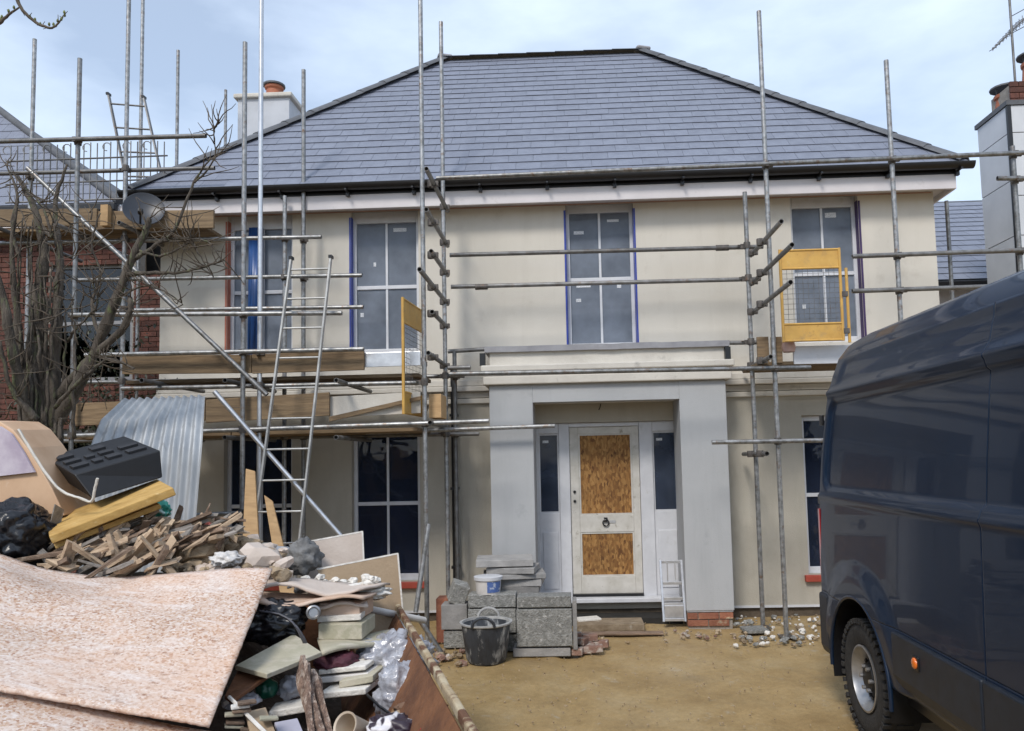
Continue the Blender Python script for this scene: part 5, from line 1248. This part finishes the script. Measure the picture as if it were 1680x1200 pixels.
item('board_offcut', ((372,1150,-5.9),(440,1108,-5.6),(442,1114,-5.6),(376,1158,-5.9)), .02, m_gyp, 'thin white edge strip below the rusty brown board', 'board', 'board offcuts stacked in the skip')
blk(522,600,1100,1108,-5.45,.18,m_gyp,'topmost white slab of the pile by the polythene',tilt=-8)
blk(522,604,1112,1122,-5.45,.2,m_white,'second white slab of the pile by the polythene',tilt=-8)
blk(556,612,1118,1130,-5.5,.2,m_green,'third slab of the pile by the polythene, greenish',tilt=-10)
blk(522,600,1138,1148,-5.55,.2,m_gyp,'fourth slab of the pile by the polythene, grey-edged',tilt=-8)
blk(440,520,1168,1180,-5.8,.12,m_gyp,'pale strip board lying behind the splintered post',tilt=-14)
blob('maroon_bag', at(552,1085,-5.35), (.10,.1,.045), mat('maroon_cloth', (.09,.02,.035), (.05,.012,.02), rough=.7, scale=9, bump=.4), 'dark maroon cloth stuffed above the white slabs', 'cloth', seed=7)
# splintered post hanging over the pile
m_split = mat('split_timber', (.30,.20,.15), (.13,.085,.065), rough=.9, scale=7, stretch=(5,5,.6), bump=.8, bscale=30, spots=(.50,.40,.33), spot_scale=8, spot_amt=(.5,.62))
PT = thing('split_post', 'splintered brown post standing in front of the white slabs', 'post', at(520,1235,-5.95))
for q, (xa, xb, w, Y) in enumerate(((497,520,9,-5.70),(506,527,7,-5.74),(514,540,7,-5.70),(522,533,4,-5.66),(501,512,5,-5.77))):
    y0 = 1076+q*11 % 37; pp = poly([(xa,y0,Y),(xa+rnd(-3,5),1120,Y-.05),((xa+xb)/2+rnd(-5,3),1165,Y-.12),(xb,1205,Y-.2),(xb+9,1250,Y-.3)],4,.002)
    g = MB(); k = len(pp)
    for i, p in enumerate(pp):
        ww = w/1260*3.2*(.45+.6*min(1,i/5))*(1+.25*noise.noise(V(i*.8,q,0))); g.v += [p+V(-ww,0,0), p+V(ww*.2,-ww*.7,0), p+V(ww,0,0), p+V(0,ww,0)]
    for i in range(k-1):
        for j in range(4): g.f.append((4*i+j,4*i+(j+1)%4,4*i+4+(j+1)%4,4*i+4+j))
    g.f += [(0,1,2,3),(4*k-1,4*k-2,4*k-3,4*k-4)]
    g.build('splinter', m_split, PT)
blob('polythene_bundle', at(648,1085,-5.2), (.17,.14,.12), m_poly, 'wrinkled clear polythene bundle beside the rusty skip end', 'polythene', 'polythene bundles', seed=5, amp=.35, fr=3.2, sub=5, crease=.16)
blob('polythene_bundle', at(655,1138,-5.55), (.11,.10,.13), m_poly, 'tied clear polythene bag bulging below the wrinkled bundle', 'polythene', 'polythene bundles', seed=11, amp=.2, fr=2.2, sub=5, pinch=.25, crease=.10)
blob('green_bottle', at(438,1130,-5.7), (.045,.05,.04), mat('green_plastic', (.01,.12,.08), (.008,.08,.05), rough=.3), 'dark green plastic bottle under the tan triangular board', 'bottle', seed=1, amp=.15)
blob('carrier_bag', at(480,1128,-5.65), (.06,.06,.05), m_poly, 'grey carrier bag squeezed behind the splintered post', 'bag', seed=17, amp=.4)
blob('carrier_bag', at(395,1150,-5.85), (.07,.06,.03), m_poly, 'blue-grey carrier bag beneath the rusty brown board', 'bag', seed=19, amp=.4)
item('board_offcut', ((402,1168,-6.15),(436,1160,-6.1),(462,1225,-6.3),(420,1240,-6.35)), .016, m_pboard, 'tan offcut sloping down beside the thin stick', 'board', 'board offcuts stacked in the skip')
item('board_offcut', ((450,1185,-6.0),(488,1178,-5.95),(510,1230,-6.15),(470,1240,-6.2)), .016, mat('lilac_board', (.42,.41,.48), (.33,.32,.38), rough=.8), 'lilac-grey offcut between tan offcut and splintered post', 'board', 'board offcuts stacked in the skip')
solo('stick', MB().tube([at(376,1144,-6.1), at(448,1215,-6.35)], .007, 6), m_gyp, 'thin pale stick slanting from under the chipboard sheets', 'stick')
for i in range(9):
    x = rnd(368,430); item('splinter', ((x,1150+i*6,-6.2),(x+30,1146+i*7,-6.15),(x+32,1150+i*7,-6.2),(x+1,1155+i*6,-6.25)), .01, random.choice((m_gyp,m_green,m_oldwood)), 'small pale splinter of board below the chipboard edge', 'splinter', 'splinters below the chipboard edge')
# paper tub lying on its side
c = at(568,1192,-6.0); rot = euler(R(62),R(-12),R(-20))
TB = solo('tub', MB().lathe(c, [(.0,-.13),(.038,-.13),(.050,.0),(.054,.004),(.054,.010),(.046,.006),(.036,-.11),(0,-.11)], 24, rot=rot), mat('cream_tub', (.62,.56,.46), (.48,.38,.28), rough=.6, scale=6, spots=(.30,.15,.07), spot_scale=8), 'cream round tub lying open towards the drive', 'tub', smooth=40)
# striped white and dark bag, red wrapper
m_str = mat('black_white_bag', (.68,.66,.68), (.03,.018,.03), rough=.45, scale=7, lo=.47, hi=.52, detail=2, stretch=(2,1,1))
blob('striped_bag', at(645,1196,-6.0), (.10,.08,.05), m_str, 'black and white printed plastic bag at the bottom of the rusty end', 'bag', seed=14, amp=.35, fr=2.5)
blob('red_wrapper', at(705,1198,-6.15), (.03,.03,.018), mat('red_plastic', (.42,.01,.025), (.6,.3,.3), rough=.3, lo=.3, hi=.42), 'crumpled red wrapper by the skip rim', 'wrapper', seed=22, amp=.5, fr=3)
solo('cable', MB().tube(poly([(602,1140,-5.6),(618,1155,-5.7),(632,1166,-5.75),(650,1178,-5.8)],5,.001), .006, 6), m_black, 'black cable running below the tied polythene bag', 'cable', smooth=60)

blob('dust_sheet', at(690,1165,-5.75), (.10,.08,.05), mat('brown_dust_sheet', (.22,.13,.085), (.12,.07,.045), rough=.9, bump=.5), 'brown crumpled dust sheet against the rusty skip end', 'dust sheet', seed=27, amp=.35, fr=3, crease=.12)
item('board_offcut', ((612,1178,-5.9),(668,1160,-5.75),(690,1176,-5.85),(640,1200,-6.0)), .014, m_pboard, 'brown offcut between the tied polythene bag and the striped bag', 'board', 'board offcuts stacked in the skip')
item('board_offcut', ((600,1062,-5.05),(664,1050,-4.92),(672,1060,-5.0),(610,1078,-5.15)), .012, m_gyp, 'white sliver of board above the wrinkled polythene bundle', 'board', 'board offcuts stacked in the skip')
# ------------------------------------------------------------------ blocks, tubs and bits in front of the porch
random.seed(9)
m_block = mat('concrete_block', (.30,.30,.285), (.17,.17,.16), rough=.95, scale=30, bump=.8, bscale=70, rand=.18, spots=(.45,.44,.42), spot_scale=26, spot_amt=(.56,.66))
m_dullbrick = mat('dusty_broken_brick', (.27,.16,.12), (.18,.10,.075), rough=.9, scale=8, rand=.25, bump=.4, spots=(.46,.42,.37), spot_scale=7, spot_amt=(.5,.62))
m_slabst = mat('paving_slab', (.33,.32,.31), (.24,.235,.23), rough=.85, scale=9, rand=.2, bump=.3)
def cblock(x0, x1, y0, y1, Y, dep, label, m=m_block, name='concrete_block', rz=0, cat='block', grp='concrete blocks stacked by the porch', flat=None):
    a, b = at(x0,y1,Y), at(x1,y0,Y)
    z0 = a.z if flat is None else flat
    c = V((a.x+b.x)/2, Y+dep/2, (z0+b.z)/2)
    return solo(name, MB().obox(c,(b.x-a.x,dep,b.z-z0),rotz(rz)), m, label, cat, grp, bevel=.008)
cblock(848,938,999,1062,-1.72,.215,'large front concrete block of the stack facing the drive')
cblock(848,937,978,998,-1.72,.215,'thin concrete block capping the large front one')
cblock(842,936,1063,1082,-1.70,.25,'grey plinth slab under the large front concrete block', m_slabst, flat=0)
cblock(768,846,999,1040,-1.50,.215,'concrete block behind the black bucket')
cblock(768,846,975,998,-1.50,.215,'concrete block carrying the white tub')
cblock(766,848,1041,1082,-1.48,.215,'bottom concrete block hidden behind the black bucket', flat=0)
cblock(850,936,978,1060,-1.48,.215,'rear concrete block behind the large front one', flat=.0)
cblock(724,766,992,1034,-1.35,.215,'pale smooth block at the outer end of the stack', m_slabst)
cblock(728,764,1035,1078,-1.33,.215,'dark damp block under the pale smooth block', flat=0)
p = at(752,972,-1.25)
solo('concrete_block', MB().obox(p,(.16,.2,.2),euler(.15,.35,.3)), m_block, 'small block tilted on top of the stack end', 'block', 'concrete blocks stacked by the porch', bevel=.008)
p = at(733,1000,-1.1); solo('brick_stack', MB().obox(V(p.x,-1.0,.22),(.22,.2,.44)), m_brickpart, 'dark red brick pile behind the pale smooth block', 'bricks', bevel=.006)
# pale edging against the front block
solo('edging_strip', MB().box(at(939,990,-1.68).x, at(946,990,-1.68).x, -1.70,-1.5, .06, at(940,985,-1.68).z), m_slabst, 'thin grey edging stone standing at the block stack side', 'edging', bevel=.004)
# slabs piled higher up at the back, against the pier
def pslab(x0, x1, y, th, Y, dep, label, rz=0):
    a, b = at(x0,y,Y), at(x1,y,Y); return solo('paving_slab', MB().obox(V((a.x+b.x)/2,Y+dep/2,a.z-th/2),(b.x-a.x,dep,th),rotz(rz)), m_slabst, label, 'slab', 'paving slabs stacked against the porch pier', bevel=.006)
pslab(778,872,920,.07,-1.2,.45,'topmost paving slab against the porch pier',.08); pslab(800,880,933,.06,-1.2,.4,'second paving slab from the top against the porch pier',-.1)
pslab(790,892,944,.05,-1.2,.42,'third paving slab from the top against the porch pier',.12); pslab(802,890,952,.07,-1.15,.4,'thick dark slab low in the pier-side pile',-.05); pslab(792,884,963,.08,-1.15,.42,'lowest slab of the pier-side pile')
zs_ = at(800,974,-1.15).z
solo('concrete_block', MB().box(at(796,980,-1.1).x, at(880,980,-1.1).x, -1.15,-.75, 0, zs_), m_block, 'wide concrete block under the paving slabs', 'block', 'concrete blocks stacked by the porch', bevel=.008)
# white tub with blue label
zt_ = at(800,975,-1.45).z; c = V(at(801,960,-1.40).x, -1.395, zt_)
hh_ = at(800,945,-1.40).z-zt_
TU = thing('plastic_tub', 'white plastic tub with a blue label on the concrete blocks', 'tub', c)
MB().lathe(c, [(0,0),(.115,0),(.128,hh_*.80),(.128,hh_*.82),(0,hh_*.82)], 28).build('body', m_white, TU, smooth=40)
MB().lathe(c, [(.0,hh_*.82),(.140,hh_*.80),(.142,hh_*.98),(.13,hh_),(0,hh_)], 28).build('lid', m_frame, TU, smooth=40)
g = MB(); k = 10
for i in range(k+1):
    a = -1.55+1.25*i/k
    for z in (.02, hh_*.74): rr = .1165+.013*(z/(hh_*.8)); g.v.append(c+V((rr+.0015)*math.cos(a),(rr+.0015)*math.sin(a),z))
for i in range(k): g.f.append((2*i,2*i+2,2*i+3,2*i+1))
g.build('label', mat('blue_label', (.09,.16,.40), (.5,.55,.65), rough=.4, scale=24, lo=.36, hi=.46), TU, smooth=60)
# flexible black bucket
gc = atz(798,1086,0); c = V(gc.x, gc.y+.02, 0); hb = .36
BK = thing('bucket', 'black rubber builder\'s bucket splashed with plaster on the drive', 'bucket', c)
m_bk = mat('plaster_splashed_rubber', (.05,.06,.075), (.02,.022,.028), rough=.6, scale=6, spots=(.42,.43,.43), spot_scale=7, spot_amt=(.52,.66), stretch=(1.5,1.5,.5), bump=.2)
m_bkr = mat('dusty_bucket_rim', (.40,.40,.39), (.25,.25,.25), rough=.8, scale=9)
MB().lathe(c+V(0,0,.003), [(0,0),(.165,0),(.185,.03),(.228,hb-.01),(.218,hb-.012),(.175,.03),(0,.025)], 36).build('body', m_bk, BK, smooth=40)
MB().lathe(c, [(.216,hb-.02),(.228,hb-.02),(.243,hb-.012),(.243,hb),(.218,hb+.002),(.216,hb-.02)], 36).build('rim', m_bkr, BK, smooth=40)
for sg in (-1, 1):
    pts = [c+V(.10*math.cos(a)*1.0, sg*(.225+.01*math.sin(a)), hb-.01+.085*math.sin(a)) for a in [math.pi*i/12 for i in range(13)]]
    MB().tube(pts, .014, 8).build('handle', m_bkr if sg > 0 else m_bk, BK, smooth=60)
MB().lathe(c+V(0,0,.25), [(0,.005),(.12,.0),(.205,-.004)], 30).build('plaster_fill', m_gyp, BK, smooth=60)
# aluminium hop-up by the right-hand pier
q0, q1 = atz(1087,1027,0), atz(1124,1027,0); Yh = -.48; x0, x1 = at(1087,1020,Yh).x, at(1126,1020,Yh).x; hz = at(1100,922,Yh).z
HU = thing('hop_up', 'small folded aluminium step leaning in the porch against the pier', 'step', (x0, Yh, .05))
for x in (x0+.012, x1-.012): MB().prism([V(x-.012,Yh-.03,.05),V(x+.012,Yh-.03,.05),V(x+.012,Yh+.0,.05),V(x-.012,Yh+.0,.05)], (0,.16,hz-.05)).build('stile', m_alu, HU, bevel=.003)
for k in (.03,.28,.37,.62,.97): MB().obox(V((x0+x1)/2,Yh-.015+.16*k,.05+(hz-.05)*k),(x1-x0-.05,.03,.03)).build('rung', m_alu, HU, bevel=.003)
MB().obox(V((x0+x1)/2,Yh-.02+.16*.16,.05+(hz-.05)*.16),(x1-x0-.05,.02,.13)).build('tread_plate', m_alu, HU, bevel=.003)
for x in (.33,.66): MB().obox(V(x0+(x1-x0)*x,Yh-.01+.16*.8,.05+(hz-.05)*.79),(.012,.012,(hz-.05)*.34)).build('bar', m_alu, HU)
# boards and slab before the threshold
def ground_box(name, x0, x1, y, h, dep, m, label, cat, grp=None, rz=0, z0=0):
    a, b = atz(x0,y,z0), atz(x1,y,z0); return solo(name, MB().obox(V((a.x+b.x)/2,(a.y+b.y)/2+dep/2,z0+h/2),(abs(b.x-a.x),dep,h),rotz(rz)), m, label, cat, grp, bevel=.006)
ground_box('step_slab', 942,1058,1036,.07,.34,m_stone,'sandy concrete slab lying as a step before the door','slab')
ground_box('plank', 935,1090,1043,.02,.12,m_oldwood,'thin brown plank on the ground before the porch','plank',rz=-.02)
ground_box('paper_sheet', 945,985,1030,.09,.16,m_gyp,'pale plaster lump at the end of the sandy step slab','plaster',rz=.3)
# bricks beside the block stack
for i, (x, y, z) in enumerate(((948,1078,0),(962,1070,0),(972,1074,0),(955,1072,.065),(968,1066,.065),(982,1066,0),(946,1070,.1))):
    p = atz(x,y,0); solo('loose_brick', MB().obox(p+V(0,.08,z+.033),(.10+.05*(i%3),.10,.062),euler(0,rnd(-.1,.1),rnd(-.6,.6))), m_dullbrick, 'broken red brick in the little pile beside the concrete blocks', 'brick', 'broken bricks by the block stack', bevel=.006)
for i in range(16):
    p = atz(rnd(715,760),rnd(1070,1092),0); stone('rubble_bit', p+V(0,0,.015), rnd(.015,.04), m_dullbrick if i % 2 else m_stone, 'small brick and plaster bit on the ground beside the bucket', 'rubble', 'rubble beside the bucket')
for i in range(150):
    x = rnd(1205,1345); p = atz(x,rnd(1010,1062),0)
    if p.y > -.05: p.y = rnd(-.5,-.08)
    stone('rubble_bit', p+V(0,0,.012), random.choice((rnd(.006,.014),rnd(.008,.02),rnd(.014,.034))), (m_stone, m_block, m_gyp)[i % 3], ('small tan','small grey','small white')[i % 3]+' stone in the strip of rubble along the wall foot', 'rubble', 'rubble along the wall foot')
for i in range(26):
    p = atz(rnd(1100,1230),rnd(1035,1050),0); stone('rubble_bit', p+V(0,0,.006), rnd(.01,.028), m_dullbrick if i % 3 == 0 else m_stone, 'crumb of rubble on the ground round the brick pier footing', 'rubble', 'rubble round the pier footing')
for i in range(40):
    p = V(rnd(-.9,1.0),rnd(-1.3,-.2),0); stone('rubble_bit', p+V(0,0,.004), rnd(.008,.022), m_stone, 'tiny stone scattered on the sandy ground before the porch', 'rubble', 'stones before the porch')
for px, Y in ((1248,-.62),(1268,-1.04)):
    p = at(px,900,Y)
ground_box('sole_board', 1222,1262,1040,.035,.22,m_block,'grey sole slab under the inner scaffold tube by the pier','slab',rz=.1)
g = MB()                                      # loose grit over the drive
for i in range(1500):
    x, y = rnd(-2.5,2.2), rnd(-6.5,-.2)
    r_ = rnd(.002,.007)
    g.obox((x,y,.0),(r_*2,r_*1.6,r_*1.2),euler(rnd(0,3),rnd(0,3),rnd(0,3)))
o = g.build('loose_grit', m_stone); o['kind'] = 'stuff'; o['label'] = 'fine grit scattered over the sandy drive'; o['category'] = 'grit'
# ------------------------------------------------------------------ unseen hedges added to block low sky and darken glass and van reflections
random.seed(31)
HG = thing('unseen_hedge', 'clipped evergreen hedge added behind the camera to darken reflections', 'unseen_hedge', (0,-19,0))
m_leaf = mat('hedge_leaf', (.05,.075,.025), (.02,.03,.012), rough=.6, scale=3, rand=.3, island=True)
g = MB()
for i in range(4500):
    x = rnd(-22,22); top = 1.7+.3*noise.noise(V(x*.25,0,0)); z = rnd(0,top); y = -19+rnd(-.35,.35); s_ = rnd(.10,.22)
    m3 = euler(rnd(-1,1), rnd(-1,1), rnd(0,6)); c = V(x,y+.5,z)
    g.quad(c+m3@V(-s_,0,-s_), c+m3@V(s_,0,-s_), c+m3@V(s_,0,s_), c+m3@V(-s_,0,s_))
o = g.build('foliage', m_leaf, HG); o['kind'] = 'stuff'
MB().box(-22,22,-19.9,-19.0,0,1.5).build('inner_growth', m_leaf, HG)

HB = thing('unseen_hedge', 'tall hedge along the far flank of the drive past the skip', 'unseen_hedge', (-10.2,-9,0))  # added out of view so the van side reflects dark leaves
g = MB()
for i in range(6000):
    y = rnd(-18,-.5); top = 4.4+1.2*noise.noise(V(y*.3,7,0)); z = rnd(0,top); x = -10+rnd(-.35,.35); s_ = rnd(.10,.22)
    m3 = euler(rnd(-1,1), rnd(-1,1), rnd(0,6)); c = V(x+.3,y,z)
    g.quad(c+m3@V(-s_,0,-s_), c+m3@V(s_,0,-s_), c+m3@V(s_,0,s_), c+m3@V(-s_,0,s_))
o = g.build('foliage', m_leaf, HB); o['kind'] = 'stuff'
MB().box(-10.8,-10.1,-18,-.5,0,4.2).build('inner_growth', m_leaf, HB)
